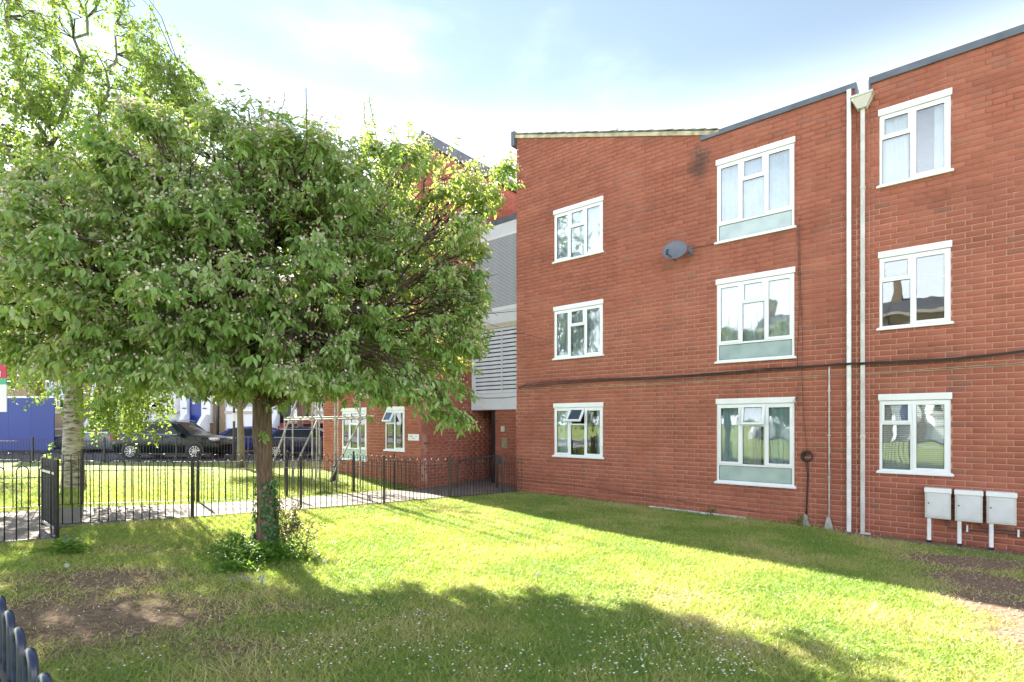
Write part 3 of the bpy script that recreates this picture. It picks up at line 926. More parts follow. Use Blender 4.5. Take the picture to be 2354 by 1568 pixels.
# roof aerial on the far slope
a0 = P(1418, 306, 17.0); a1 = P(1418, 254, 17.0)
Minv = main.matrix_basis.inverted()
q0, q1 = Minv @ a0, Minv @ a1
MB().tube([q0 - Vector((0, 0, 0.35)), q1], 0.012, 6).box(q0.x - 0.03, q0.x + 0.04, q0.y - 0.03, q0.y + 0.03, q0.z + 0.08, q0.z + 0.16).build('aerial', M['galv'], main)
# blue-white strip lying at the foot of the wall
s0_, s1_ = s_of(1495), s_of(1716)
strip = MB()
for i in range(7):
    a = s0_ + (s1_ - s0_) * i / 7; b = s0_ + (s1_ - s0_) * (i + 1) / 7
    za, zb = gz(a) + 0.035 - 0.0 * i, gz(b) + 0.035
    strip.hexa([(a, -0.07, za - 0.05), (b, -0.07, zb - 0.05), (b, -0.01, zb - 0.05), (a, -0.01, za - 0.05), (a, -0.05, za), (b, -0.05, zb), (b, -0.01, zb), (a, -0.01, za)])
st = strip.build('plastic_strip', M['panel'], None); st.matrix_world = main.matrix_basis.copy()
tag(st, 'pale blue-grey plastic strip lying along the foot of the brick wall below the middle windows', 'strip')

# ------------------------------------------------------------------ left wing
wing = empty('apartment_wing', W(WING_S1, WING_T, 0), RZ, 'red brick wing with sloping roof standing behind the scaffold and leafy tree', 'apartment wing')
WL = WING_S1 - WING_S0
def wing_top(s): return 10.47 + s * 0.47            # local s from -WL..0
def tolocal_s(px): return s_of(px, WING_T) - WING_S1
wa, wb_ = tolocal_s(786), tolocal_s(842); wc, wd = tolocal_s(885.5), tolocal_s(929.5)
wo = []
for f in range(3):
    zt = TOPZ + f * FL
    if f < 3: wo += [(wa, wb_, zt - 18 * BH, zt), (wc, wd, zt - 14 * BH, zt)]
wo = [o for o in wo if o[3] < wing_top(o[0]) - 0.2]
brick_wall(wing, I4, -WL, 0.0, wing_top, wo, 300, phase=0.05)
for f in range(3):
    zt = TOPZ + f * FL
    if zt < wing_top(wa) - 0.2: window(wing, I4, wa, zt - 18 * BH, wb_ - wa, 18 * BH, 'B', 'teal')
    if zt < wing_top(wc) - 0.2: window(wing, I4, wc, zt - 14 * BH, wd - wc, 14 * BH, 'C', 'bluefull', vent=0.5 if f == 0 else 0)
Mside = Matrix.Translation((0, 0, 0)) @ Matrix.Rotation(math.pi / 2, 4, 'Z')
brick_wall(wing, Mside, 0.008, 9.0, lambda s: 10.47, [], 300, phase=0.1, thick=0.24)
ws = MB()
ws.box(-WL, -WL + 0.25, 0.252, 9, -0.5, 7.8); ws.box(-WL + 0.252, -0.252, 8.75, 9, -0.5, 7.8)
ws.build('side_wall', M['brick'], wing)
wf = MB()
for f in (0, 1, 2): wf.box(-WL + 0.26, -0.26, 0.26, 8.7, 0.05 + FL * f, 0.2 + FL * f)
wf.box(-WL + 0.26, -0.26, 3.0, 3.1, 0.2, 7.6)
wf.build('inner_floor', M['darkroom'], wing)
wr = MB()
wr.hexa([(-WL - 0.1, -0.06, wing_top(-WL - 0.1)), (0.08, -0.06, wing_top(0.08)), (0.08, 9, wing_top(0.08)), (-WL - 0.1, 9, wing_top(-WL - 0.1)),
         (-WL - 0.1, -0.06, wing_top(-WL - 0.1) + 0.1), (0.08, -0.06, wing_top(0.08) + 0.24), (0.08, 9, wing_top(0.08) + 0.24), (-WL - 0.1, 9, wing_top(-WL - 0.1) + 0.1)])
wr.build('roof', M['tile'], wing)
fm_ = MB()
for i in range(6): fm_.box(0.084, 0.12, -0.07 + i * 1.5, -0.07 + i * 1.5 + 1.49, 10.46, 10.80)
fm_.build('fascia', M['lead'], wing)
# street-name plaque
zp0, zp1 = z_of(951, 1012, WING_T), z_of(951, 999, WING_T)
pa, pb = s_of(939, WING_T), s_of(963.5, WING_T)
pl = empty('name_plaque', W((pa + pb) / 2, WING_T, (zp0 + zp1) / 2), RZ, 'small white name plaque fixed at the corner of the brick wing', 'plaque')
hw, hh = (pb - pa) / 2, (zp1 - zp0) / 2 + 0.01
MB().box(-hw, hw, -0.015, -0.001, -hh, hh).build('plate', M['plaque'], pl)
lt = MB()
def scrib(x0, x1, z, h):
    x = x0
    while x < x1:
        w = random.uniform(0.008, 0.014)
        lt.box(x, min(x + w, x1), -0.0175, -0.0155, z + random.choice((0, 0.004)), z + h)
        x += w + 0.005
scrib(-hw * 0.8, -hw * 0.05, hh * 0.18, 0.030); scrib(hw * 0.3, hw * 0.75, hh * 0.18, 0.030); scrib(-hw * 0.45, hw * 0.3, -hh * 0.5, 0.030)
lt.build('lettering', M['ink'], pl)

# ------------------------------------------------------------------ link block with louvres
linkb = empty('stair_tower', W(0, 1.19, 0), RZ, 'narrow stair tower with pale panels and louvres above the dark entrance', 'stair tower')
LW = 2.88; DOOR_S = -1.86
brick_wall(linkb, I4, DOOR_S, -0.003, lambda s: 2.42, [], 300, phase=0.0)
def lz(py, px=1191):
    return z_of(px, py, 1.19)
z_t, z_f, z_w, z_m1, z_m0, z_w0, z_c1, z_c0, z_s, z_b = 8.54, 8.36, 8.00, 7.92, 5.70, 5.20, 5.02, 2.95, 2.76, 2.42
pn = MB()
pn.box(-LW + 0.13, -0.003, -0.02, 0.02, z_w, z_f - 0.003)
pn.build('upper_panel', M['panel'], linkb)
MB().box(-LW + 0.13, -0.003, -0.045, 0.10, z_f, z_t).build('roof_edge', M['lead'], linkb)
MB().box(-LW + 0.13, -0.003, -0.01, 0.03, z_w0, z_m0 - 0.12).build('middle_panel', M['panel'], linkb)
MB().box(-LW + 0.003, -0.003, -0.03, 0.03, z_m0 - 0.115, z_m0).build('white_rail', M['upvc'], linkb)
MB().box(-LW + 0.13, -0.003, -0.03, 0.03, z_m1, z_w - 0.005).build('white_rail', M['upvc'], linkb)
MB().box(-LW + 0.003, -0.003, -0.02, 0.03, z_c1 + 0.02, z_w0 - 0.004).build('beige_trim', M['beige'], linkb)
MB().box(-LW + 0.003, -0.003, -0.035, 0.03, z_s + 0.06, z_c0).box(-LW + 0.003, -LW + 0.13, -0.03, 0.03, z_c0, z_c1 + 0.015).box(-LW * 0.55, -LW * 0.55 + 0.05, -0.028, -0.02, z_c0, z_c1).build('louvre_frame', M['panel'], linkb)
MB().box(-LW + 0.003, -0.003, -0.05, 0.24, z_b + 0.002, z_s + 0.055).build('lintel_panel', M['panel'], linkb)
MB().box(-LW + 0.05, -0.02, 0.10, 0.14, z_b + 0.3, z_f).build('dark_backing', M['doorblack'], linkb)
slat_c = MB().box(-LW + 0.135, -0.005, -0.055, 0.055, -0.006, 0.006).mesh('louvre_slat', M['slat'])
ncs = 16
for i in range(ncs):
    o = bpy.data.objects.new('louvre_slat', slat_c); link(o, linkb)
    o.location = (0, 0.02, z_c0 + 0.06 + (z_c1 - z_c0 - 0.08) * i / (ncs - 1)); o.rotation_euler = (math.radians(66), 0, 0)
slat_f = MB().box(-LW + 0.135, -0.005, -0.018, 0.018, -0.004, 0.004).mesh('louvre_blade', M['blade'])
nfs = 50
for i in range(nfs):
    o = bpy.data.objects.new('louvre_blade', slat_f); link(o, linkb)
    o.location = (0, 0.0, z_m0 + 0.02 + (z_m1 - z_m0 - 0.03) * i / (nfs - 1)); o.rotation_euler = (math.radians(68), 0, 0)
lb = MB(); lb.box(-LW, -0.001, 2.9, 7.8, -0.4, 8.3); lb.box(-LW + 0.003, -0.003, 0.25, 2.9, z_b + 0.0, 2.6); lb.box(-LW + 0.003, -0.003, 0.15, 2.9, 8.2, 8.33)
lb.box(DOOR_S + 0.0, DOOR_S + 0.12, 0.252, 2.9, -0.3, z_b)
lb.build('core', M['brick'], linkb)
dr = MB(); dr.box(-LW + 0.02, DOOR_S - 0.02, 1.75, 1.80, G(-1, 17.5) - 0.1, z_b - 0.01)
dr.build('entrance_door', M['doorblack'], linkb)
MB().box(DOOR_S - 0.17, DOOR_S - 0.002, 0.02, 0.16, G(-1, 17) - 0.05, z_b - 0.003).build('door_frame_shade', M['doorblack'], linkb)  # black frame, widened so its edge also stands for the shade in the recess
ia, ib = s_of(1153.8, 1.19), s_of(1162.5, 1.19)
MB().box(ia, ib, -0.06, -0.002, z_of(1158, 992, 1.19), z_of(1158, 980, 1.19)).build('intercom', M['intercom'], linkb, bevel=0.008)
ia, ib = s_of(1154, 1.19), s_of(1167, 1.19)
MB().box(ia, ib, -0.02, -0.002, z_of(1158, 1030, 1.19), z_of(1158, 1007, 1.19)).build('entry_panel', M['metalplate'], linkb, bevel=0.004)

# ------------------------------------------------------------------ fixtures on the long facade
def on_wall(name, s, z, label, cat, group=None, t=0.0):
    return empty(name, W(s, t, z), RZ, label, cat, group)
# satellite dish
dw = W(0, 0, 0)
ds = s_of(1572); dz = z_of(1572, 580)
dish = on_wall('satellite_dish', ds + 0.16, dz, 'grey satellite dish bracketed to the brick between upper windows', 'satellite dish')
dm = MB(); nr, na = 6, 28; R = 0.265
dm.v.append((0, 0, 0))
for i in range(1, nr + 1):
    r = R * i / nr
    for k in range(na):
        a = 2 * math.pi * k / na
        dm.v.append((r * math.cos(a), -0.22 * (r / R) ** 2 * R, r * 0.88 * math.sin(a)))
for k in range(na): dm.f.append((0, 1 + k, 1 + (k + 1) % na)); dm.m.append(0)
for i in range(nr - 1):
    for k in range(na):
        a = 1 + i * na + k; b = 1 + i * na + (k + 1) % na
        dm.f.append((a, a + na, b + na, b)); dm.m.append(0)
dobj = dm.build('reflector', M['dish'], dish, smooth='all')
so = dobj.modifiers.new('thick', 'SOLIDIFY'); so.thickness = 0.012
dobj.location = (-0.24, -0.30, -0.03)
dobj.rotation_euler = (math.radians(-20), 0, math.radians(12))
MB().tube([(0.0, 0.0, -0.04), (-0.02, -0.12, -0.02), (-0.18, -0.22, -0.0)], 0.018, 8).box(-0.05, 0.05, -0.02, 0.0, -0.1, 0.08).build('bracket', M['dish'], dish)
ar = MB().tube([(-0.24, -0.26, -0.24), (-0.32, -0.56, -0.12)], 0.012, 6).tube([(-0.32, -0.56, -0.15), (-0.31, -0.53, -0.04)], 0.026, 8)
ar.build('receiver_arm', M['black'], dish)
# electricity meter cabinets
gt = -0.20
for i, (xa, xb, yt, yb, lg) in enumerate(((2126, 2186, 1121, 1190, 2132), (2195, 2259, 1126, 1197, 2201.5), (2268, 2337, 1130, 1203, 2273))):
    sa, sb = s_of(xa, gt), s_of(xb, gt)
    zt_, zb_ = z_of(xa, yt, gt), z_of(xa, yb, gt)
    lab = ('white meter cabinet on one leg, leftmost of the three under the blind window',
           'white meter cabinet on one leg, middle one of the three on the brick wall',
           'white meter cabinet on one leg, rightmost of the three beside the soil patch')[i]
    gr = G(*W(sa, gt, 0).xy)
    mt = on_wall('meter_cabinet', sa, gr, lab, 'meter cabinet', 'white meter cabinets along the foot of the wall')
    w_, z0_, z1_ = sb - sa, zb_ - gr, zt_ - gr
    MB().box(0, w_, gt, -0.002, z0_, z1_).build('box', M['meterframe'], mt, bevel=0.008)
    hdm = MB().box(-0.008, w_ + 0.008, gt - 0.022, gt + 0.02, z1_ - 0.075, z1_ + 0.004); hdm.build('top_flap', M['board'], mt, bevel=0.006)
    MB().box(0.028, w_ - 0.028, gt - 0.012, gt - 0.001, z0_ + 0.035, z1_ - 0.085).box(0.07, w_ - 0.07, gt - 0.016, gt - 0.011, z0_ + 0.07, z0_ + 0.08).box(0.06, w_ - 0.06, gt - 0.016, gt - 0.011, z1_ - 0.125, z1_ - 0.115).build('door', M['meter'], mt, bevel=0.004)
    MB().tube([(0.05, gt - 0.018, (z0_ + z1_) / 2), (0.05, gt - 0.008, (z0_ + z1_) / 2)], 0.012, 10).build('lock', M['black'], mt)
    MB().box(0.03, 0.085, gt + 0.02, gt + 0.075, 0.02, z0_ - 0.002).build('leg', M['pipe'], mt, bevel=0.01)
    MB().box(0.02, 0.095, gt + 0.01, gt + 0.085, -0.06, 0.04).build('foot', M['black'], mt)
# brown gas pipes behind the cabinets
gp = empty('gas_pipes', W(s_of(2186), 0, 0), RZ, 'pair of brown pipes running along the brick behind the meter cabinets', 'pipes')
sA, sB, sC = 0.0, s_of(2252) - s_of(2186), 5.0
zg = z_of(2220, 1213); zg2 = zg - 0.045
g = MB().tube([(sA - 0.05, -0.04, zg + 0.2), (sA - 0.05, -0.04, zg + 0.02), (sA - 0.02, -0.04, zg - 0.02), (sC, -0.04, zg - 0.03)], 0.014, 8)
g.tube([(sB, -0.05, zg + 0.2), (sB, -0.05, zg + 0.06), (sB + 0.03, -0.05, zg + 0.03), (sC, -0.05, zg + 0.03)], 0.014, 8)
g.build('pipe', M['copper'], gp)
g = MB()
for s in (0.21, 0.83, 1.16): g.box(s - 0.012, s + 0.012, -0.07, -0.005, zg - 0.06, zg + 0.05)
g.build('bracket', M['board'], gp)
# cables
def wall_path(pts, t=-0.035, wob=0.006):
    out = []
    for (x, y) in pts:
        s = s_of(x, t); out.append((s, t + random.uniform(-wob, wob), z_of(x, y, t)))
    return out
def densify(p, n, wob):
    o = []
    for a, b in zip(p[:-1], p[1:]):
        for k in range(n):
            f = k / n
            o.append(tuple(a[j] * (1 - f) + b[j] * f + (random.uniform(-wob, wob) if j else 0) for j in range(3)))
    return o + [p[-1]]
cb = MB()
for dy in (0, 4, 8):
    pts = wall_path([(1192, 893 - dy * 0.4), (1212, 882 + dy), (1300, 875 + dy * .7), (1400, 869 + dy * .6), (1480, 868 + dy * 0.5), (1560, 864 + dy * .4), (1650, 857 + dy * 0.5), (1780, 846 + dy * .6), (1905, 838 + dy * .4), (1955, 834.5 + dy * .4), (2050, 831 + dy * .5), (2200, 823 + dy * .5), (2354, 806 + dy * .5), (2600, 785)], -0.10)
    cb.tube(densify(pts, 4, 0.006), 0.011, 6)
c_main = cb.build('cable_bundle', M['cable'], smooth='all'); c_main.matrix_world = main.matrix_basis.copy()
tag(c_main, 'thick black cable bundle clipped across the whole brick facade above ground floor windows', 'cable')
cb = MB()
for dy in (0, 4): cb.tube(densify(wall_path([(1200, 893 + dy), (1523, 880 + dy), (1932, 861 + dy), (2354, 834 + dy), (2600, 816)], -0.02), 5, 0.002), 0.0045, 5)
o = cb.build('thin_cable', M['verge']); o.matrix_world = main.matrix_basis.copy()
tag(o, 'pair of thin pale cables running below the black bundle across the facade', 'cable')
cb = MB()
cb.tube(densify(wall_path([(1838, 500), (1840, 640), (1845, 780), (1843, 845), (1848, 960), (1856, 1035)], -0.02), 6, 0.004), 0.005, 5)
cb.tube(densify(wall_path([(1834, 520), (1838, 700), (1832, 850)], -0.02), 6, 0.002), 0.005, 5)
o = cb.build('drop_cable', M['cable']); o.matrix_world = main.matrix_basis.copy()
tag(o, 'thin dark cable dropping down the brick beside the middle column of windows', 'cable')
cb = MB()
cb.tube(densify(wall_path([(1588, 571), (1620, 566), (1650, 559)], -0.02), 4, 0.003), 0.006, 5)
o = cb.build('dish_cable', M['cable']); o.matrix_world = main.matrix_basis.copy()
tag(o, 'short black cable from the satellite dish to the top window', 'cable')
cb = MB()
sc, zc = s_of(1856), z_of(1856, 1049)
for k in range(5):
    rr = 0.105 - 0.009 * k
    cb.tube([(sc + rr * math.cos(a) + 0.004 * k, -0.035 - 0.008 * (k % 3), zc + rr * 1.05 * math.sin(a)) for a in np.linspace(0, 2 * math.pi, 29)], 0.0075, 6)
cb.tube([(sc - 0.02, -0.03, zc + 0.03), (sc + 0.0, -0.035, zc + 0.1)], 0.008, 6).tube([(sc - 0.06, -0.04, zc), (sc + 0.05, -0.045, zc + 0.05)], 0.007, 6)
for dx in (-0.02, 0.005, 0.02):
    cb.tube(densify([(sc + dx, -0.03, zc - 0.1), (sc + dx * .5 + 0.02, -0.03, zc - 0.35), (sc - 0.01 + dx * .5, -0.03, gz(sc) + 0.2)], 5, 0.004), 0.007, 5)
o = cb.build('cable_coil', M['cable'], smooth='all'); o.matrix_world = main.matrix_basis.copy()
tag(o, 'coiled black cable hanging on the brick beside the ground floor window', 'cable coil')
cb = MB()
cb.tube(densify([(s_of(1832), -0.03, z_of(1832, 905)), (s_of(1836), -0.05, z_of(1836, 925)), (s_of(1831), -0.06, z_of(1831, 938)), (s_of(1826), -0.04, z_of(1826, 922)), (s_of(1833), -0.03, z_of(1833, 912)), (s_of(1836), -0.03, z_of(1836, 880))], 3, 0.002), 0.004, 5)
o = cb.build('loose_wire', M['thin_cable']); o.matrix_world = main.matrix_basis.copy()
tag(o, 'small loop of loose wire at the top corner of the ground floor window', 'wire')
cb = MB(); cb.tube(densify([(0.05, -0.03, gz(0) + 0.35), (2.2, -0.03, gz(2.2) + 0.33), (4.3, -0.03, gz(4.3) + 0.24), (6.6, -0.03, gz(6.6) + 0.18)], 8, 0.006), 0.006, 5)
o = cb.build('ground_cable', M['thin_cable']); o.matrix_world = main.matrix_basis.copy()
tag(o, 'thin dark cable sagging along the lowest brick courses', 'cable')
cb = MB()
cb.tube([W(-2.86, 1.13, 2.86), W(-2.2, 1.13, 2.80), W(-1.4, 1.13, 2.79), W(-0.6, 1.12, 2.84), W(-0.02, 1.12, 2.87)], 0.008, 5)
tag(cb.build('hanging_wire', M['cable']), 'thin black wire sagging over the panel above the entrance', 'wire')

# ------------------------------------------------------------------ fences
HOOP_W = 0.112
def hoop_mesh(w=HOOP_W, h=1.0, r=0.0075, n=7):
    m = MB(); pts = [(-w / 2, 0, 0.0), (-w / 2, 0, h - w / 2)]
    for k in range(1, 8):
        a = math.pi - math.pi * k / 8
        pts.append((w / 2 * math.cos(a), 0, h - w / 2 + w / 2 * math.sin(a)))
    pts += [(w / 2, 0, h - w / 2), (w / 2, 0, 0.0)]
    m.tube(pts, r, n)
    return m.mesh('hoop', M['black'], smooth='all')
HOOP = hoop_mesh()
POST = MB().box(-0.019, 0.019, -0.019, 0.019, -0.1, 1.04).mesh('post', M['black'])

def fence(pts, label, posts=True, hoop=HOOP, h=1.0, group=None, base=0.07, end_posts=(True, True), rail_w=0.011):
    x0, y0 = pts[0]
    root = empty('bow_top_fence', (x0, y0, G(x0, y0)), 0, label, 'fence', group)
    o0 = Vector((x0, y0, G(x0, y0)))
    for i, (x, y) in enumerate(pts):
        if (i == 0 and not end_posts[0]) or (i == len(pts) - 1 and not end_posts[1]) or not posts: continue
        p = bpy.data.objects.new('post', POST); link(p, root)
        p.location = Vector((x, y, G(x, y))) - o0
    for (xa, ya), (xb, yb) in zip(pts[:-1], pts[1:]):
        a = Vector((xa, ya, G(xa, ya))); b = Vector((xb, yb, G(xb, yb)))
        d = b - a; Lh = math.hypot(d.x, d.y); ang_ = math.atan2(d.y, d.x)
        n = max(1, round(Lh / (2 * HOOP_W)))
        for k in range(n):
            f = (k + 0.5) / n
            p = bpy.data.objects.new('hoop', hoop); link(p, root)
            p.location = a.lerp(b, f) - o0 + Vector((0, 0, base)); p.rotation_euler = (random.uniform(-.012, .012), random.uniform(-.01, .01), ang_)
        for zz in (base + 0.0, base + h - 0.145):
            r = MB(); sl = math.atan2(d.z, Lh)
            r.box(0, d.length, -0.006 - rail_w / 2, 0.006 + rail_w / 2, -0.005, 0.005)
            ro = r.build('rail', M['black'], root)
            ro.location = a - o0 + Vector((0, 0, zz)); ro.rotation_euler = (0, -sl, ang_)
    return root
HOOP93 = hoop_mesh(h=0.93)
fence(B_LINE, 'black bow-top fence between the front lawn and the path to the entrance', hoop=HOOP93, h=0.93, base=0.03, end_posts=(False, False))
A_LINE = [(-8.62, 4.02), (-7.3, 5.52), (-5.98, 7.02)]
fence(A_LINE, 'black bow-top fence at the left edge beside the open gate', hoop=HOOP93, h=0.93, base=0.03)
fence(C_LINE, 'black bow-top fence on the far side of the path running to the brick wing', hoop=HOOP93, h=0.93, base=0.03, end_posts=(True, False))
# near fence beside the camera
n0 = Vector((-1.62, 1.727)); nd = Vector((0.7517, -0.6595))
Np = [n0 - nd * 4.0, n0 - nd * 1.55, n0 + nd * 1.75]
NEAR_TOP = {}
def fence_near():
    HN = hoop_mesh(w=0.11, h=0.95, r=0.0115, n=12); HN.materials[0] = M['navy']
    root = empty('bow_top_fence', (Np[0].x, Np[0].y, G(*Np[0])), 0, 'glossy blue-black hoops of a fence in the bottom left corner', 'fence')
    o0 = root.location.copy()
    step = 0.222
    k = -17
    top0 = Z0 - 0.622
    while k < 6:
        c = Vector((-1.807, 1.89)) + nd * step * k
        p = bpy.data.objects.new('hoop', HN); link(p, root)
        p.location = Vector((c.x, c.y, top0 - 0.95)) - o0; p.rotation_euler = (0, 0, math.atan2(nd.y, nd.x))
        k += 1
    a = Vector((-1.807, 1.89)) - nd * step * 17.5; b = Vector((-1.807, 1.89)) + nd * step * 5.5
    for zz in (top0 - 0.20, top0 - 0.90):
        r = MB().box(0, (b - a).length, -0.02, 0.02, -0.004, 0.004).build('rail', M['black'], root)
        r.location = Vector((a.x, a.y, zz)) - o0; r.rotation_euler = (0, 0, math.atan2(nd.y, nd.x))
    for k in (-9.5, 6.0):
        c = Vector((-1.807, 1.89)) + nd * step * k
        p = bpy.data.objects.new('post', POST); link(p, root); p.location = Vector((c.x, c.y, top0 - 1.0)) - o0; p.rotation_euler = (0, 0, math.atan2(nd.y, nd.x))
fence_near()
# open gate leaf
gr_ = empty('garden_gate', (-5.98, 7.02, G(-5.98, 7.02)), math.atan2(0.53, -0.63), 'black barred garden gate standing open, seen edge-on at the left', 'gate')
bar_me = MB().box(-0.008, 0.008, -0.008, 0.008, 0.0, 0.94).mesh('bar', M['black'])
for i in range(8):
    o = bpy.data.objects.new('bar', bar_me); link(o, gr_); o.location = (0.08 + i * 0.105, 0, 0.10)
MB().box(0.03, 0.88, -0.016, 0.016, 0.12, 0.15).box(0.03, 0.88, -0.016, 0.016, 0.84, 0.87).build('gate_rail', M['galv'], gr_)
MB().box(0.87, 0.91, -0.02, 0.02, 0.07, 1.04).build('gate_stile', M['black'], gr_)
# railing by the road
rail = empty('street_railing', (-26, 22.3, STREET_Z), 0, 'low black railing of thin bars between the lawn and the parked cars', 'railing')
bar2 = MB().box(-0.006, 0.006, -0.006, 0.006, 0.0, 1.0).mesh('bar', M['black'])
for i in range(150):
    o = bpy.data.objects.new('bar', bar2); link(o, rail); o.location = (i * 0.125, 0, 0.02)
MB().box(-0.2, 18.8, -0.012, 0.012, 0.90, 0.925).box(-0.2, 18.8, -0.012, 0.012, 0.12, 0.14).build('rail', M['black'], rail)
for i in range(7):
    MB().box(i * 3.0 - 0.03, i * 3.0 + 0.03, -0.03, 0.03, 0, 1.08).build('post', M['black'], rail)
# entrance handrail
hr = empty('handrail', (P(1051, 1100, 16.4).x, 16.4, G(-1.6, 16.4)), 0, 'black handrail beside the path at the entrance', 'handrail')
a = P(1051, 1061, 16.4) - hr.location; b = P(1143, 1047, 16.0) - hr.location
MB().tube([(a.x, 0, 0), (a.x, 0, a.z)], 0.02, 8).tube([a, b], 0.024, 8).tube([(b.x, b.y, 0), b], 0.02, 8).build('rail', M['black'], hr)
bx = P(1148, 1057, 15.9)
MB().box(bx.x - 0.06, bx.x + 0.06, bx.y - 0.04, bx.y + 0.04, bx.z - 0.13, bx.z + 0.13).build('end_plate', M['doorblack'], hr).location = -hr.location

# ------------------------------------------------------------------ scaffold before the wing
scf = empty('scaffold', P(720, 1112, 15.6), 0, 'small galvanised tube scaffold standing in front of the brick wing', 'scaffold')
so_ = scf.location.copy()
def tube_part(a, b, name='pole', r=0.024):
    MB().tube([a - so_, b - so_], r, 8).build(name, M['scaf'], scf)
gsc = lambda px, Y: P(px, 0, Y)
for px, Y, ht in ((673, 15.4, 5.2), (718, 14.9, 5.4), (728, 17.2, 5.0), (734, 16.6, 5.3), (770, 14.8, 5.4), (777, 16.2, 5.3), (828, 14.9, 5.2), (654, 16.8, 5.2)):
    g0 = P(px, 0, Y); gg = G(g0.x, Y)
    tube_part(Vector((g0.x, Y, gg)), Vector((g0.x, Y, gg + ht)))
for (x0, y0, x1, y1, Y0, Y1) in ((654, 966, 850, 962, 14.85, 14.8), (655, 961, 860, 957.5, 15.4, 15.3), (655, 866, 862, 860, 14.85, 14.8), (655, 870, 850, 862, 15.5, 15.4)):
    tube_part(P(x0, y0, Y0), P(x1, y1, Y1), 'ledger')
for (x0, y0, x1, y1, Y0, Y1) in ((684, 917, 619, 1085, 14.9, 14.2), (828, 968, 756, 1108, 14.8, 14.6), (812, 915, 830, 962, 14.8, 14.8), (735, 955, 672, 1085, 16.4, 15.2), (704, 905, 742, 965, 15.2, 15.2)):
    tube_part(P(x0, y0, Y0), P(x1, y1, Y1), 'brace')
cl = MB()
for px, py, Y in ((770, 964, 14.8), (828, 963, 14.85), (718, 964, 14.85), (673, 966, 15.2), (770, 862, 14.8), (828, 861, 14.8), (765, 1078, 14.75)):
    c = P(px, py, Y) - so_; MB().box(c.x - 0.05, c.x + 0.05, c.y - 0.05, c.y + 0.05, c.z - 0.045, c.z + 0.045).build('coupler', M['scaf'], scf)
bg = MB(); c = P(768, 1085, 14.75) - so_
bg.hexa([(c.x - 0.10, c.y - 0.05, c.z - 0.30), (c.x + 0.05, c.y - 0.05, c.z - 0.22), (c.x + 0.05, c.y + 0.05, c.z - 0.22), (c.x - 0.10, c.y + 0.05, c.z - 0.30),
         (c.x - 0.05, c.y - 0.04, c.z + 0.18), (c.x + 0.09, c.y - 0.04, c.z + 0.24), (c.x + 0.09, c.y + 0.04, c.z + 0.24), (c.x - 0.05, c.y + 0.04, c.z + 0.18)])
bo = bg.build('tied_bag', M['cable'], None, bevel=0.03); bo.location = so_
tag(bo, 'dark bag tied low on the scaffold in front of the brick wing', 'bag')

# ------------------------------------------------------------------ estate agent board
Yb = 7.6
eb = empty('agent_board', (P(-14, 900, Yb).x, Yb, G(-7.3, Yb)), 0, 'red, green and white estate agent board cut by the left edge', 'sign board')
M['red'] = simple('board_red', (0.50, 0.02, 0.06), 0.45, vary=0.06); M['green'] = simple('board_green', (0.06, 0.42, 0.24), 0.45, vary=0.06)
eo = eb.location
def bz(py): return P(0, py, Yb).z - eo.z
xr = P(16.5, 0, Yb).x - eo.x; xl = P(-75, 0, Yb).x - eo.x
MB().box(xl, xr, -0.01, 0.0, bz(870), bz(810)).build('red_panel', M['red'], eb)
MB().box(xl, xr, -0.01, 0.0, bz(884), bz(870)).build('green_band', M['green'], eb)
MB().box(xl, xr, -0.01, 0.0, bz(947), bz(884)).build('white_panel', M['board'], eb)
MB().box(xl - 0.03, xl + 0.03, 0.002, 0.06, 0, bz(780)).build('post', M['board'], eb)
MB().box(P(-30, 0, Yb).x - eo.x, P(3, 0, Yb).x - eo.x, -0.013, -0.0105, bz(866), bz(853)).build('lettering', M['board'], eb)

# ------------------------------------------------------------------ street: hoarding, houses, cars
M['bluehoard'] = simple('blue_hoarding', (0.010, 0.036, 0.23), 0.5, vary=0.08, scale=0.6)
hd_ = empty('hoarding', (P(0, 0, 29.5).x, 29.5, STREET_Z), 0, 'tall plain blue hoarding across the road at the left', 'hoarding')
hx0, hx1 = -12.0, P(125, 0, 29.5).x - hd_.location.x
for i in range(12):
    a = hx1 - (i + 1) * 1.25
    MB().box(a + 0.004, a + 1.246, -0.03, 0.03, 0.16, 3.05).build('board_panel', M['bluehoard'], hd_)
MB().box(hx1 - 15, hx1, -0.05, 0.05, 3.05, 3.15).build('cap_rail', M['board'], hd_)

M['stucco'] = simple('white_stucco', (0.80, 0.82, 0.86), 0.7, vary=0.06, scale=0.8)
M['stone'] = simple('stone_trim', (0.52, 0.47, 0.44), 0.8, vary=0.12, scale=2)
M['yellowbrick'] = None
def yb_mat():
    m, nt, b = new_mat('stock_brick')
    co = N_(nt, 'ShaderNodeTexCoord'); mp = N_(nt, 'ShaderNodeMapping'); mp.inputs['Rotation'].default_value = (math.pi / 2, 0, 0)
    bt = N_(nt, 'ShaderNodeTexBrick'); bt.inputs['Scale'].default_value = 4.4
    bt.inputs['Color1'].default_value = (0.36, 0.25, 0.14, 1); bt.inputs['Color2'].default_value = (0.25, 0.16, 0.10, 1); bt.inputs['Mortar'].default_value = (0.4, 0.36, 0.3, 1)
    nt.links.new(co.outputs['Object'], mp.inputs[0]); nt.links.new(mp.outputs[0], bt.inputs['Vector'])
    nt.links.new(bt.outputs['Color'], b.inputs['Base Color']); b.inputs['Roughness'].default_value = 0.9
    return m
M['yellowbrick'] = yb_mat()
M['slate'] = simple('slate_roof', (0.09, 0.095, 0.11), 0.7, vary=0.2, scale=2)
M['bluedoor'] = simple('blue_door', (0.02, 0.045, 0.28), 0.35)
M['step'] = simple('grey_step', (0.20, 0.19, 0.20), 0.85)

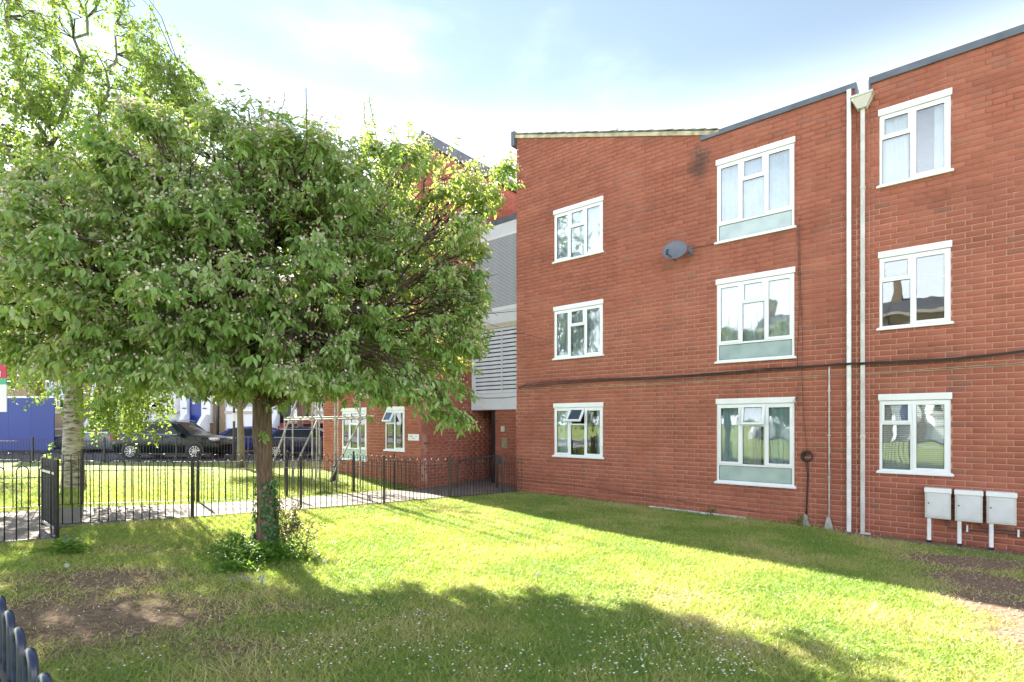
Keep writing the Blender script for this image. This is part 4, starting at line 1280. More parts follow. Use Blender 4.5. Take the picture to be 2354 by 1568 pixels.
def terrace(x, y, w, label, door=True, brick_ground=False, dmat='bluedoor'):
    """origin at left front corner on the pavement; front faces -y"""
    h = empty('terraced_house', (x, y, STREET_Z + 0.12), 0, label, 'house', 'terraced houses across the road')
    gm = M['yellowbrick'] if brick_ground else M['stucco']
    bayw = w * 0.56; dx0 = bayw + 0.5 if door else None
    fz = 1.55                                    # raised ground floor
    MB().box(0, w, 0, 9, 0, 3.0 + fz).box(0, w, 0.002, 9, 3.0 + fz, 11).build('wall', [M['yellowbrick']], h)
    # bay
    bay = MB(); bay.prism([], 0, 0) if False else None
    def bayshape(z0, z1, e=0.0, mat=gm, nm='bay'):
        m = MB(); p = [(0.25 - e, 0.0), (0.85 - e, -0.9 - e), (bayw - 0.75 + e, -0.9 - e), (bayw - 0.15 + e, 0.0)]
        n = len(m.v)
        m.v += [(a, b, z0) for a, b in p] + [(a, b, z1) for a, b in p]
        m.f += [(0, 3, 2, 1), (4, 5, 6, 7), (0, 1, 5, 4), (1, 2, 6, 5), (2, 3, 7, 6), (3, 0, 4, 7)]; m.m = [0] * 6
        return m.build(nm, mat, h)
    bayshape(0, fz + 0.6); bayshape(fz + 0.6, fz + 0.78, 0.09, M['stone'], 'bay_sill'); bayshape(fz + 0.78, 6.4); bayshape(6.4, 6.65, 0.12, M['stone'], 'bay_cornice')
    bayshape(fz - 0.45, fz - 0.33, 0.05, M['stone'], 'plinth_band')
    def win(xa, xb, za, zb, yy=-0.9):
        m = MB(); rect_ring(m, xa, xb, za, zb, yy - 0.03, yy + 0.02, 0.07); m.box(xa + .07, xb - .07, yy - 0.03, yy + 0.02, (za + zb) / 2 - 0.03, (za + zb) / 2 + 0.03)
        f = m.build('window', M['upvc'], h); MB().box(xa + .07, xb - .07, yy - 0.012, yy - 0.006, za + .07, zb - .07).build('pane', M['carglass'], f)
        MB().box(xa + .07, xb - .07, yy - 0.005, yy + 0.004, za + .07, zb - .07).build('dark_room_sheet', M['darkroom'], f)  # opaque dark sheet behind the pane, standing in for the unlit room
    bw = bayw - 1.6
    for k in range(2): win(0.95 + k * bw / 2, 0.95 + (k + 1) * bw / 2 - 0.12, fz + 0.95, fz + 2.75); win(0.95 + k * bw / 2, 0.95 + (k + 1) * bw / 2 - 0.12, fz + 3.6, fz + 4.7)
    win(bayw + 0.5, bayw + 1.4, 5.3, 7.0, -0.02); win(0.9, 1.9, 7.6, 9.2, -0.02); win(bayw + 0.5, bayw + 1.4, 7.6, 9.2, -0.02)
    MB().prism([(0, 10.9), (w, 10.9), (w, 11.2), (0, 11.2)], -0.25, 0.1).build('cornice', M['stone'], h)
    m = MB(); m.hexa([(0, -0.2, 11.2), (w, -0.2, 11.2), (w, 9, 11.2), (0, 9, 11.2), (0, 4.2, 13.0), (w, 4.2, 13.0), (w, 4.8, 13.0), (0, 4.8, 13.0)])
    rfo = m.build('roof', M['slate'], h); MB().box(w - 0.9, w, 3.5, 5.5, 11.5, 14.6).build('chimney', M['yellowbrick'], rfo)
    if door:
        pw = 1.9
        # stucco porch
        m = MB(); m.box(dx0 - 0.45, dx0, -0.35, 0, fz - 0.02, fz + 2.9).box(dx0 + 0.95, dx0 + pw - 0.35, -0.35, 0, fz - 0.02, fz + 2.9).box(dx0 - 0.5, dx0 + pw - 0.3, -0.45, 0, fz + 2.9, fz + 3.3)
        m.build('porch', M['stucco'], h)
        d = MB().box(dx0 + 0.02, dx0 + 0.93, -0.06, -0.004, fz, fz + 2.15).build('door', M[dmat], h)
        MB().box(dx0 + 0.2, dx0 + 0.36, -0.075, -0.061, fz + 1.25, fz + 1.65).build('letter_plate', M['board'], d)
        MB().box(dx0 + 0.02, dx0 + 0.93, -0.05, -0.003, fz + 2.2, fz + 2.85).build('fanlight', M['carglass'], h)
        for k in range(7):
            MB().box(dx0 - 0.05, dx0 + 1.0, -0.35 - 0.28 * (k + 1), -0.352 - 0.28 * k, 0, fz - 0.2 * (k + 1) + 0.0).build('step', M['step'], h)
        MB().box(dx0 - 0.05, dx0 + 1.0, -0.35, -0.004, 0, fz - 0.022).build('landing', M['step'], h)
        for xx in (dx0 - 0.32, dx0 + 1.005):
            MB().prism([(0, 0), (2.5, 0), (2.5, 0.35), (2.2, 0.35), (0.45, fz + 0.55), (0, fz + 0.55)], 0, 0.26, 0,
                       Matrix.Translation((xx + 0.26, -0.36, 0)) @ Matrix.Rotation(-math.pi / 2, 4, 'Z')).build('cheek_wall', M['stucco'], h)
            MB().tube([(xx + 0.13, -0.5, fz + 0.95), (xx + 0.13, -0.42, fz + 0.97), (xx + 0.3, -0.38, fz + 0.97)], 0.03, 6).build('lamp_bracket', M['black'], h)
    MB().box(w - 0.28, w - 0.17, -0.12, -0.003, 0, 10.8).build('downpipe', M['black'], h)
    return h
Yh = 35.5
def hx(px): return P(px, 0, Yh).x
pitch = hx(643) - hx(438) 
w_ = pitch
for k, lab, db in ((-2, 'pale terraced house partly hidden behind the birch trunk', 'bluedoor'), (-1, 'white terraced house with royal blue front door behind the black car', 'bluedoor'),
                   (0, 'white terraced house with steps seen through the scaffold and the trunk', 'doorblack'), (1, 'white terraced house with bay windows mostly hidden by the brick wing', 'doorblack')):
    x = hx(437) - (w_ * 0.56 + 0.5) + (k + 1) * w_
    terrace(x, Yh, w_ - 0.01, lab, True, k == -2, db)
bh = empty('brick_house', (hx(437) - (w_ * 0.56 + 0.5) - w_ - 15.2, Yh - 0.5, STREET_Z + 0.12), 0, 'long brown brick house behind the blue hoarding and birch', 'house')
MB().box(0, 15.1, 0, 9, 0, 9).build('wall', M['yellowbrick'], bh)
MB().hexa([(-.1, -0.2, 9.002), (15.15, -0.2, 9.002), (15.15, 9.2, 9.002), (-.1, 9.2, 9.002), (-.1, 4, 11.4), (15.15, 4, 11.4), (15.15, 5, 11.4), (-.1, 5, 11.4)]).build('roof', M['slate'], bh)
for i in range(5):
    for zz in (0.9, 3.9, 6.6):
        m = MB(); rect_ring(m, 1 + i * 2.9, 2.4 + i * 2.9, zz, zz + 1.5, -0.04, 0.02, 0.07); f = m.build('window', M['upvc'], bh)
        MB().box(1.07 + i * 2.9, 2.33 + i * 2.9, -0.02, -0.004, zz + .07, zz + 1.43).build('pane', M['darkroom'], f)
MB().box(0, 15.1, -0.05, -0.003, 2.75, 3.15).build('band', M['stucco'], bh)

def paint(name, col, rough=0.22):
    m, nt, b = new_mat(name)
    b.inputs['Base Color'].default_value = (*col, 1); b.inputs['Roughness'].default_value = 0.35
    b.inputs['Coat Weight'].default_value = 0.1; b.inputs['Specular IOR Level'].default_value = 0.25; b.inputs['Coat Roughness'].default_value = 0.04
    co = N_(nt, 'ShaderNodeTexCoord'); n1 = N_(nt, 'ShaderNodeTexNoise', Scale=2.0, Detail=4.0)
    nt.links.new(co.outputs['Object'], n1.inputs['Vector'])
    r = ramp(nt, n1.outputs['Fac'], [(0.3, (0.10, 0.10, 0.10)), (0.7, (0.2, 0.2, 0.2))])
    nt.links.new(r, b.inputs['Roughness'])
    return m
M['rubber'] = simple('tyre_rubber', (0.02, 0.02, 0.02), 0.8)
M['alloy'] = simple('alloy', (0.55, 0.55, 0.56), 0.3, metal=0.7)
M['chrome'] = simple('chrome', (0.7, 0.7, 0.72), 0.15, metal=0.9, vary=0.02)
M['tail'] = simple('tail_light', (0.45, 0.015, 0.015), 0.2); M['headl'] = simple('head_light', (0.7, 0.75, 0.8), 0.15)
M['plate_y'] = simple('yellow_plate', (0.7, 0.5, 0.03), 0.5)

def wheel(car, x, y, r, side):
    t = MB(); n = 28
    prof = [(r * 0.62, 0.09), (r * 0.90, 0.105), (r, 0.085), (r, -0.085), (r * 0.9, -0.105), (r * 0.62, -0.09)]
    for k in range(n):
        a = 2 * math.pi * k / n
        for (rr, yy) in prof: t.v.append((rr * math.cos(a), yy, rr * math.sin(a)))
    for k in range(n):
        k2 = (k + 1) % n
        for j in range(6):
            j2 = (j + 1) % 6
            t.f.append((k * 6 + j, k * 6 + j2, k2 * 6 + j2, k2 * 6 + j)); t.m.append(0)
    w = t.build('wheel', M['rubber'], car, smooth=True); w.location = (x, y, r)
    rm = MB(); rm.tube([(0, 0.06, 0), (0, -0.05, 0)], r * 0.62, 24)
    ro = rm.build('wheel_well', M['doorblack'], w)
    s = MB()
    for k in range(10):
        a = 2 * math.pi * k / 10
        Mx = Matrix.Rotation(a, 4, 'Y')
        s.box(r * 0.1, r * 0.62, side * 0.085 - 0.012, side * 0.085 + 0.012, -0.016, 0.016, 0, Mx)
    s.tube([(0, side * 0.06, 0), (0, side * 0.10, 0)], r * 0.16, 12)
    for k in range(24):
        a = 2 * math.pi * k / 24
        s.box(r * 0.60, r * 0.66, side * 0.09 - 0.012, side * 0.09 + 0.012, -r * 0.085, r * 0.085, 0, Matrix.Rotation(a, 4, 'Y'))
    s.build('rim', M['alloy'], w)

def car(loc, rz, spec, mat, label, roofmat=None, plate=False):
    c = empty('parked_car', loc, rz, label, 'car', 'cars parked along the road')
    st = spec['st']; WH = spec['w'] / 2
    # rows: x, zbot, zbelt, ztop, width factor
    b = MB(); ns = 8
    def ring(x, zb, zl, zt, wf):
        w = WH * wf; wt = w * (0.80 if zt > zl + 0.05 else 0.93)
        half = [(w * 0.90, zb), (w * 0.985, zb + 0.13), (w, (zb + zl) * 0.5), (w * 0.975, zl), (w * 0.5 + wt * 0.47, zl + (zt - zl) * 0.5), (wt, zt - 0.03 if zt > zl + .05 else zt), (wt * 0.8, zt + 0.015), (0.0, zt + 0.035)]
        return half
    rings = [ring(*r) for r in st]
    full = []
    for (x, *_), h in zip(st, rings):
        full.append([(x, y, z) for y, z in h] + [(x, -y, z) for y, z in reversed(h[:-1])])
    m_ = len(full[0])
    for rg in full: b.v += rg
    for i in range(len(full) - 1):
        for k in range(m_ - 1):
            b.f.append((i * m_ + k, i * m_ + k + 1, (i + 1) * m_ + k + 1, (i + 1) * m_ + k)); b.m.append(0)
        b.f.append((i * m_ + m_ - 1, i * m_, (i + 1) * m_, (i + 1) * m_ + m_ - 1)); b.m.append(0)
    b.f.append(tuple(range(m_))); b.m.append(0)
    b.f.append(tuple(reversed(range((len(full) - 1) * m_, len(full) * m_)))); b.m.append(0)
    body = b.build('body', mat, c, smooth='all')
    body.data.set_sharp_from_angle(angle=math.radians(45))
    xs = [r[0] for r in st]
    def interp(x, j):
        return float(np.interp(x, xs, [r[j] for r in st]))
    def side_y(x, z):
        w = WH * interp(x, 4); zl, zt = interp(x, 2), interp(x, 3)
        wt = w * 0.80; f = min(1, max(0, (z - zl) / max(0.05, zt - zl)))
        if f < 0.5: return w * 0.975 + (w * 0.5 + wt * 0.47 - w * 0.975) * f * 2
        return (w * 0.5 + wt * 0.47) + (wt - (w * 0.5 + wt * 0.47)) * (f - 0.5) * 2
    for sd in (1, -1):
        for poly in spec['glass']:
            mm = MB(); pts = [(x, sd * (side_y(x, z) + 0.012), z) for x, z in poly]
            mm.face(pts if sd < 0 else pts[::-1])
            go = mm.build('side_window', M['carpane'], c)
    for poly in spec['screens']:
        mm = MB(); (x0, z0), (x1, z1), wb0, wb1 = poly
        nrm = Vector((-(z1 - z0), 0, (x1 - x0))).normalized() * 0.02
        if nrm.z < 0: nrm = -nrm
        mm.face([(x0 + nrm.x, -wb0, z0 + nrm.z), (x0 + nrm.x, wb0, z0 + nrm.z), (x1 + nrm.x, wb1, z1 + nrm.z), (x1 + nrm.x, -wb1, z1 + nrm.z)])
        mm.build('windscreen', M['carpane'], c)
    for wx in spec['wheels']:
        for sd in (1, -1):
            r = spec['r']
            ar = MB(); ar.tube([(wx, sd * (WH - 0.14), r + 0.0), (wx, sd * (WH + 0.006), r + 0.0)], r + 0.075, 26)
            ar.build('wheel_arch', M['doorblack'], c)
            wheel(c, wx, sd * (WH - 0.085), r, sd)
    L_ = spec['len']
    tr = MB()
    for sd in (1, -1):
        for xd in spec['doors']:
            tr.box(xd - 0.006, xd + 0.006, sd * WH * interp(xd, 4) - 0.006, sd * WH * interp(xd, 4) + 0.003, 0.42, interp(xd, 2) - 0.02)
        tr.box(st[2][0], st[-3][0], sd * WH * 0.99 - 0.02, sd * WH * 0.99 + 0.012, 0.20, 0.30)
    tr.build('door_seam', M['doorblack'], c)
    hm = MB()
    for sd in (1, -1):
        for xd in spec['doors'][:-1]: hm.box(xd + 0.08, xd + 0.28, sd * WH - 0.01, sd * WH + 0.03, interp(xd, 2) - 0.12, interp(xd, 2) - 0.085)
    hm.build('door_handle', mat, c)
    for sd in (1, -1):
        MB().box(spec['mir'] - 0.1, spec['mir'] + 0.1, sd * (WH + 0.02), sd * (WH + 0.2), interp(spec['mir'], 2) - 0.0, interp(spec['mir'], 2) + 0.16).build('mirror', mat, c, bevel=0.03)
        MB().box(-0.02, 0.30, sd * (WH * 0.86) - 0.14, sd * (WH * 0.86) + 0.14, spec['tz'] - 0.09, spec['tz'] + 0.1).build('tail_light', M['tail'], c, bevel=0.03).data
        MB().box(L_ - 0.42, L_ - 0.06, sd * (WH * 0.74) - 0.17, sd * (WH * 0.74) + 0.17, spec['hz'] - 0.07, spec['hz'] + 0.07).build('headlight', M['headl'], c, bevel=0.04)
    if spec.get('rails'):
        for sd in (1, -1):
            MB().tube([(1.0, sd * WH * 0.72, spec['top'] + 0.02), (1.15, sd * WH * 0.72, spec['top'] + 0.07), (2.7, sd * WH * 0.72, spec['top'] + 0.07), (3.0, sd * WH * 0.72, spec['top'] - 0.0)], 0.02, 6).build('roof_rail', M['chrome'], c)
    tm = MB()
    for sd in (1, -1):
        for (xa, za), (xb, zb) in spec['trim']:
            tm.tube([(xa, sd * (side_y(xa, za) + 0.015), za), (xb, sd * (side_y(xb, zb) + 0.015), zb)], 0.02, 5)
    tm.build('chrome_trim', M['chrome'], c)
    if plate:
        MB().box(-0.03, 0.0, -0.26, 0.26, 0.62, 0.74).build('number_plate', M['plate_y'], c)
    return c
# the street on the camera's side, seen in the window panes
FD = Vector((-0.6398, -0.7689, 0)); SD = Vector((0.7689, -0.6398, 0))
def strip_sheet(name, d0, d1, z, mat):
    c = [FD * d0 + SD * a for a in (-70, 70)] + [FD * d1 + SD * a for a in (70, -70)]
    m = MB().hexa([(p.x, p.y, STREET_Z - .4) for p in c] + [(p.x, p.y, z) for p in c]); tag(m.build(name, mat), kind='structure')
strip_sheet('pavement', 3.6, 11.0, STREET_Z + 0.15, M['pave']); strip_sheet('road', 11.002, 18.0, STREET_Z + 0.02, M['asphalt']); strip_sheet('pavement', 18.002, 20.0, STREET_Z + 0.15, M['pave'])
for k in range(8):
    q = FD * 34.0 + SD * (12.0 - (k - 3) * 5.6)
    hh_ = terrace(q.x, q.y, 5.55, 'pale bay-fronted house reflected in the glass of the ' + ['lowest left', 'lower left', 'upper left', 'open middle', 'wide middle', 'tall middle', 'upper right', 'blind-covered right'][k] + ' panes', True, k % 2 == 0)
    hh_.rotation_euler = (0, 0, math.pi - math.atan2(0.6398, 0.7689)); hh_['group'] = 'houses behind the camera seen only as reflections'
M['carpane'] = None
def carpane():
    m, nt, b = new_mat('tinted_window'); b.inputs['Base Color'].default_value = (0.012, 0.018, 0.018, 1); b.inputs['Roughness'].default_value = 0.04
    b.inputs['Specular IOR Level'].default_value = 0.35
    return m
M['carpane'] = carpane()
SUV = dict(len=5.0, w=1.95, r=0.37, top=1.73, hz=0.92, tz=1.02, mir=3.35, wheels=(0.95, 3.98), doors=(1.55, 2.45, 3.35), rails=True,
    st=[(0.0, 0.45, 0.80, 0.84, 0.86), (0.06, 0.35, 1.02, 1.08, 0.93), (0.25, 0.30, 1.10, 1.32, 0.97), (0.62, 0.28, 1.13, 1.66, 0.99), (1.3, 0.26, 1.14, 1.72, 1.0), (2.4, 0.26, 1.12, 1.73, 1.0), (2.95, 0.26, 1.10, 1.66, 1.0), (3.55, 0.26, 1.07, 1.25, 1.0), (3.75, 0.26, 1.06, 1.10, 0.99), (4.4, 0.28, 0.98, 1.02, 0.97), (4.8, 0.30, 0.86, 0.92, 0.92), (4.95, 0.36, 0.70, 0.76, 0.84), (5.0, 0.42, 0.60, 0.64, 0.78)],
    glass=[[(0.62, 1.20), (1.18, 1.18), (1.18, 1.60), (0.86, 1.58)], [(1.26, 1.18), (2.12, 1.17), (2.12, 1.62), (1.26, 1.61)], [(2.2, 1.17), (3.22, 1.15), (2.74, 1.60), (2.2, 1.62)]],
    screens=[((3.5, 1.27), (2.98, 1.66), 0.72, 0.66), ((0.20, 1.22), (0.56, 1.60), 0.70, 0.66)], trim=[((0.6, 1.17), (3.3, 1.13)), ((0.86, 1.62), (2.74, 1.64))])
SEDAN = dict(len=4.45, w=1.80, r=0.325, top=1.45, hz=0.72, tz=0.86, mir=3.0, wheels=(0.80, 3.50), doors=(1.35, 2.2, 3.05), rails=False,
    st=[(0.0, 0.40, 0.66, 0.70, 0.86), (0.06, 0.30, 0.86, 0.92, 0.93), (0.3, 0.26, 0.93, 1.12, 0.97), (0.8, 0.22, 0.95, 1.38, 1.0), (1.5, 0.2, 0.95, 1.45, 1.0), (2.2, 0.2, 0.93, 1.45, 1.0), (2.7, 0.2, 0.91, 1.34, 1.0), (3.3, 0.2, 0.88, 1.0, 1.0), (3.5, 0.2, 0.86, 0.90, 0.99), (4.0, 0.22, 0.78, 0.82, 0.96), (4.3, 0.25, 0.68, 0.72, 0.9), (4.42, 0.32, 0.55, 0.60, 0.82), (4.45, 0.36, 0.50, 0.54, 0.76)],
    glass=[[(0.72, 1.0), (1.24, 0.99), (1.24, 1.34), (0.95, 1.30)], [(1.32, 0.99), (2.1, 0.97), (2.1, 1.36), (1.32, 1.36)], [(2.18, 0.97), (3.0, 0.95), (2.55, 1.32), (2.18, 1.36)]],
    screens=[((3.25, 1.02), (2.74, 1.34), 0.66, 0.6), ((0.26, 1.05), (0.74, 1.34), 0.64, 0.6)], trim=[((0.7, 0.98), (3.0, 0.93)), ((0.95, 1.35), (2.55, 1.36))])
Yc = 25.4
RZs = STREET_Z + 0.006
suv = car((P(252, 0, 24.4).x, Yc, RZs), 0.0, SUV, paint('black_green_paint', (0.008, 0.014, 0.014)), 'large black estate-bodied car with roof rails parked behind the railings')
suv.scale = (0.97, 1.0, 1.0)
car((P(600, 0, 29.6).x + 1.3, 29.6, RZs), math.pi, SEDAN, paint('blue_paint', (0.012, 0.028, 0.26)), 'royal blue car parked beyond the black car, behind the thin street tree')
car((P(615, 0, 26.2).x, 26.2, RZs), 0.0, SEDAN, paint('navy_paint', (0.012, 0.014, 0.045)), 'dark navy hatchback with yellow rear plate beyond the scaffold', plate=True)
car((P(640, 0, 30.0).x, 30.0, RZs), 0.0, SUV, paint('red_paint', (0.42, 0.015, 0.04)), 'red car almost hidden behind the dark navy hatchback')
car((P(118, 0, 30.6).x + 5.6, 30.8, RZs), math.pi, SUV, paint('grey_paint', (0.16, 0.17, 0.19)), 'dark grey car behind the birch trunk beside the blue hoarding')

# lamp post behind the trunk
lp = empty('lamp_post', (P(538, 0, 22.9).x, 22.9, STREET_Z), 0, 'slim black lamp post between the railings and the blue car', 'lamp post')
MB().tube([(0, 0, 0), (0, 0, 1.0)], 0.075, 10).tube([(0, 0, 1.0), (0, 0, 6.0)], 0.05, 10).build('column', M['black'], lp)
MB().tube([(0, 0, 6.0), (0.1, -0.2, 6.3), (0.3, -0.9, 6.45)], 0.03, 8).build('arm', M['black'], lp)
MB().box(0.22, 0.42, -1.4, -0.85, 6.4, 6.5).build('lantern', M['galv'], lp)
MB().tube([(0, 0, 1.75), (0, 0, 2.1)], 0.056, 10).build('sticker_band', M['board'], lp)

# ------------------------------------------------------------------ trees
def leaves_mesh(name, pos, axis, nrm, Ls, mat, var, wr=0.42, fold=0.16, simple_=False, curl=0.12):
    axis = axis / np.linalg.norm(axis, axis=1, keepdims=True)
    nrm = nrm - axis * np.sum(axis * nrm, axis=1, keepdims=True)
    nrm = nrm / (np.linalg.norm(nrm, axis=1, keepdims=True) + 1e-9)
    side = np.cross(axis, nrm)
    Ls = Ls[:, None]; w = Ls * wr / 2
    if simple_:
        V = np.stack([pos, pos + axis * Ls * .45 + side * w, pos + axis * Ls, pos + axis * Ls * .45 - side * w], axis=1)
        return fast_mesh(name, V, 4, [(0, 1, 2), (0, 2, 3)], mat, var)
    mid = pos + axis * Ls * 0.48 - nrm * Ls * fold * 0.5
    V = np.stack([pos, pos + axis * Ls * 0.36 + side * w + nrm * Ls * fold * 0.4, mid, pos + axis * Ls * 0.36 - side * w + nrm * Ls * fold * 0.4,
                  pos + axis * Ls * 0.98 - nrm * Ls * curl, pos + axis * Ls * 0.70 + side * w * 0.72 + nrm * Ls * fold * 0.15, pos + axis * Ls * 0.70 - side * w * 0.72 + nrm * Ls * fold * 0.15], axis=1)
    return fast_mesh(name, V, 7, [(0, 1, 2), (1, 5, 2), (5, 4, 2), (0, 2, 3), (3, 2, 6), (6, 2, 4)], mat, var)

def rand_unit(n):
    v = rng.normal(size=(n, 3)); return v / np.linalg.norm(v, axis=1, keepdims=True)

def curve_pts(a, b, sag=0.0, wob=0.05, n=6):
    out = []
    Ln = (b - a).length
    for i in range(n + 1):
        f = i / n
        p = a.lerp(b, f) + Vector((0, 0, sag * 4 * f * (1 - f)))
        if 0 < i < n: p += Vector((random.gauss(0, wob), random.gauss(0, wob), random.gauss(0, wob))) * Ln
        out.append(p)
    return out

# --- the crab apple in the middle of the lawn
TB = Vector((-3.03, 6.58, G(-3.03, 6.58)))
apple = empty('crab_apple_tree', TB, 0, 'broad crab apple tree with ivy at its foot on the front lawn', 'tree')
def rough_trunk(pts, radii, n, seed, amp=0.12):
    m = MB(); m.tube(pts, radii, n)
    for i, v in enumerate(m.v):
        vv = Vector(v); ring = min(i // n, len(pts) - 1)
        c = Vector(pts[ring]); d = vv - c
        k = 1 + amp * noise.noise(Vector((d.x * 14 + seed, d.y * 14, v[2] * 1.3))) + amp * 0.5 * noise.noise(Vector((d.x * 40, d.y * 40 + seed, v[2] * 4)))
        m.v[i] = tuple(c + d * k)
    return m
tp = []; tr_ = []
FK = 2.02   # fork height above the tree foot
for i in range(26):
    f = i / 25; z = -0.08 + f * (FK + 0.08)
    tp.append(Vector((0.015 * math.sin(z * 3) - 0.02 * z, 0.01 * math.cos(z * 2.3), z)))
    tr_.append(0.118 + 0.075 * math.exp(-max(0, z) * 6.5) + 0.012 * math.sin(z * 5) - 0.006 * z + (0.02 * math.exp(-((z - FK) / 0.16) ** 2)))
rough_trunk(tp, [q_ * 0.92 for q_ in tr_], 20, 3).build('trunk', M['bark'], apple, smooth='all')
CC = Vector((-3.12, 6.6, 3.62)) - TB
RX, RY = 2.80, 2.1
def crown_r(d):
    """distance from crown centre to the outline in direction d"""
    rz = 1.56 if d.z > 0 else 0.95
    if d.z > 0 and d.x < 0.1: rz *= 1 - 0.40 * sstep(-0.1, 0.75, -d.x)
    p = 2.3
    k = (abs(d.x / RX) ** p + abs(d.y / RY) ** p + abs(d.z / rz) ** p) ** (-1 / p)
    return k * (1 + 0.06 * noise.noise(Vector((d.x * 2.2 + 5, d.y * 2.2, d.z * 2.2))) + 0.12 * noise.noise(Vector((d.x * 6 + 5, d.y * 6, d.z * 6))))
limbs = MB(); twigs = MB()
fork = tp[-1] - Vector((0, 0, 0.08))
pads = []
npad = 230
for i in range(npad):
    z = 1 - 2 * (i + 0.5) / npad; ph = i * 2.39996 + random.uniform(-.2, .2)
    r = math.sqrt(1 - z * z)
    d = Vector((r * math.cos(ph), r * math.sin(ph), z + random.uniform(-.05, .05))).normalized()
    q = random.uniform(0.74, 1.03) if random.random() < 0.82 else random.uniform(0.4, 0.75)
    c_ = CC + d * crown_r(d) * q
    c_.z = max(c_.z, 2.66 + 0.25 * abs(noise.noise(c_ * 1.5)) + random.uniform(0, .12) - TB.z)
    pads.append((c_, random.uniform(0.32, 0.52), q))
for i in range(170):
    d = Vector((random.gauss(0, 1), random.gauss(0, 1), random.gauss(0, 0.8))).normalized()
    c_ = CC + d * (crown_r(d) + random.uniform(0.05, 0.28)); c_.z = max(c_.z, random.uniform(2.45, 2.7) - TB.z)
    pads.append((c_, random.uniform(0.10, 0.18), 1.0))
# outlying sprays placed where the photograph shows them
def loc(px, py, Y): return P(px, py, Y) - TB
for px, py, Y, s in ((1150, 410, 6.6, 0.16), (1110, 440, 6.5, 0.26), (1070, 430, 6.4, 0.3), (1140, 470, 6.7, 0.15), (1040, 410, 6.2, 0.3), (1180, 388, 6.6, 0.10), (1105, 560, 6.4, 0.18), (1090, 640, 6.3, 0.24), (1090, 720, 6.1, 0.20), (1065, 790, 6.1, 0.24),
                     (1030, 880, 6.0, 0.26), (1010, 940, 5.9, 0.16), (960, 890, 5.7, 0.25), (1045, 950, 5.9, 0.12), (900, 870, 5.6, 0.25), (800, 865, 5.5, 0.25), (720, 855, 5.4, 0.22), (880, 900, 5.9, 0.12),
                     (500, 840, 5.2, 0.22), (400, 830, 5.0, 0.25), (250, 835, 5.0, 0.3), (150, 820, 5.2, 0.3), (60, 800, 5.5, 0.3), (330, 850, 5.6, 0.2), (640, 845, 5.0, 0.2), (560, 860, 5.8, 0.15), (20, 700, 5.2, 0.4), (10, 560, 5.4, 0.4), (10, 430, 5.6, 0.4)):
    pads.append((loc(px, py, Y), s, 1.0))
pads = [(Vector((min(c.x, (-0.48 if c.z + TB.z < 4.6 else -0.12) - TB.x), c.y, c.z)), s, q) for c, s, q in pads]
main_l = []
for k in range(8):
    a = 2 * math.pi * k / 8 + random.uniform(-.25, .25)
    end = fork + Vector((math.cos(a) * random.uniform(1.0, 1.5), math.sin(a) * random.uniform(0.9, 1.3), random.uniform(0.35, 1.5)))
    pts = curve_pts(fork + Vector((math.cos(a) * 0.05, math.sin(a) * 0.05, random.uniform(-.12, 0.05))), end, 0.05, 0.05, 7)
    limbs.tube(pts, [0.062 - 0.035 * i / 7 for i in range(8)], 8)
    main_l.append(pts)
pts = curve_pts(fork, fork + Vector((0.1, 0.1, 1.9)), 0, 0.04, 7); limbs.tube(pts, [0.07 - 0.045 * i / 7 for i in range(8)], 8); main_l.append(pts)
allp = [p for pl_ in main_l for p in pl_[2:]]
for (c, s, q) in pads:
    st_ = min(allp, key=lambda p: (p - c).length + 0.6 * max(0, p.z - c.z))
    pts = curve_pts(st_, c, 0.10 if c.z > st_.z else 0.25, 0.035, 6)
    limbs.tube(pts, [0.022 - 0.017 * i / 6 for i in range(7)], 5)
    for k in range(4):
        e = c + Vector((random.gauss(0, s), random.gauss(0, s), random.gauss(0, s * 0.5)))
        twigs.tube(curve_pts(pts[4], e, 0.05, 0.05, 4), [0.008, 0.006, 0.005, 0.004, 0.003], 4)
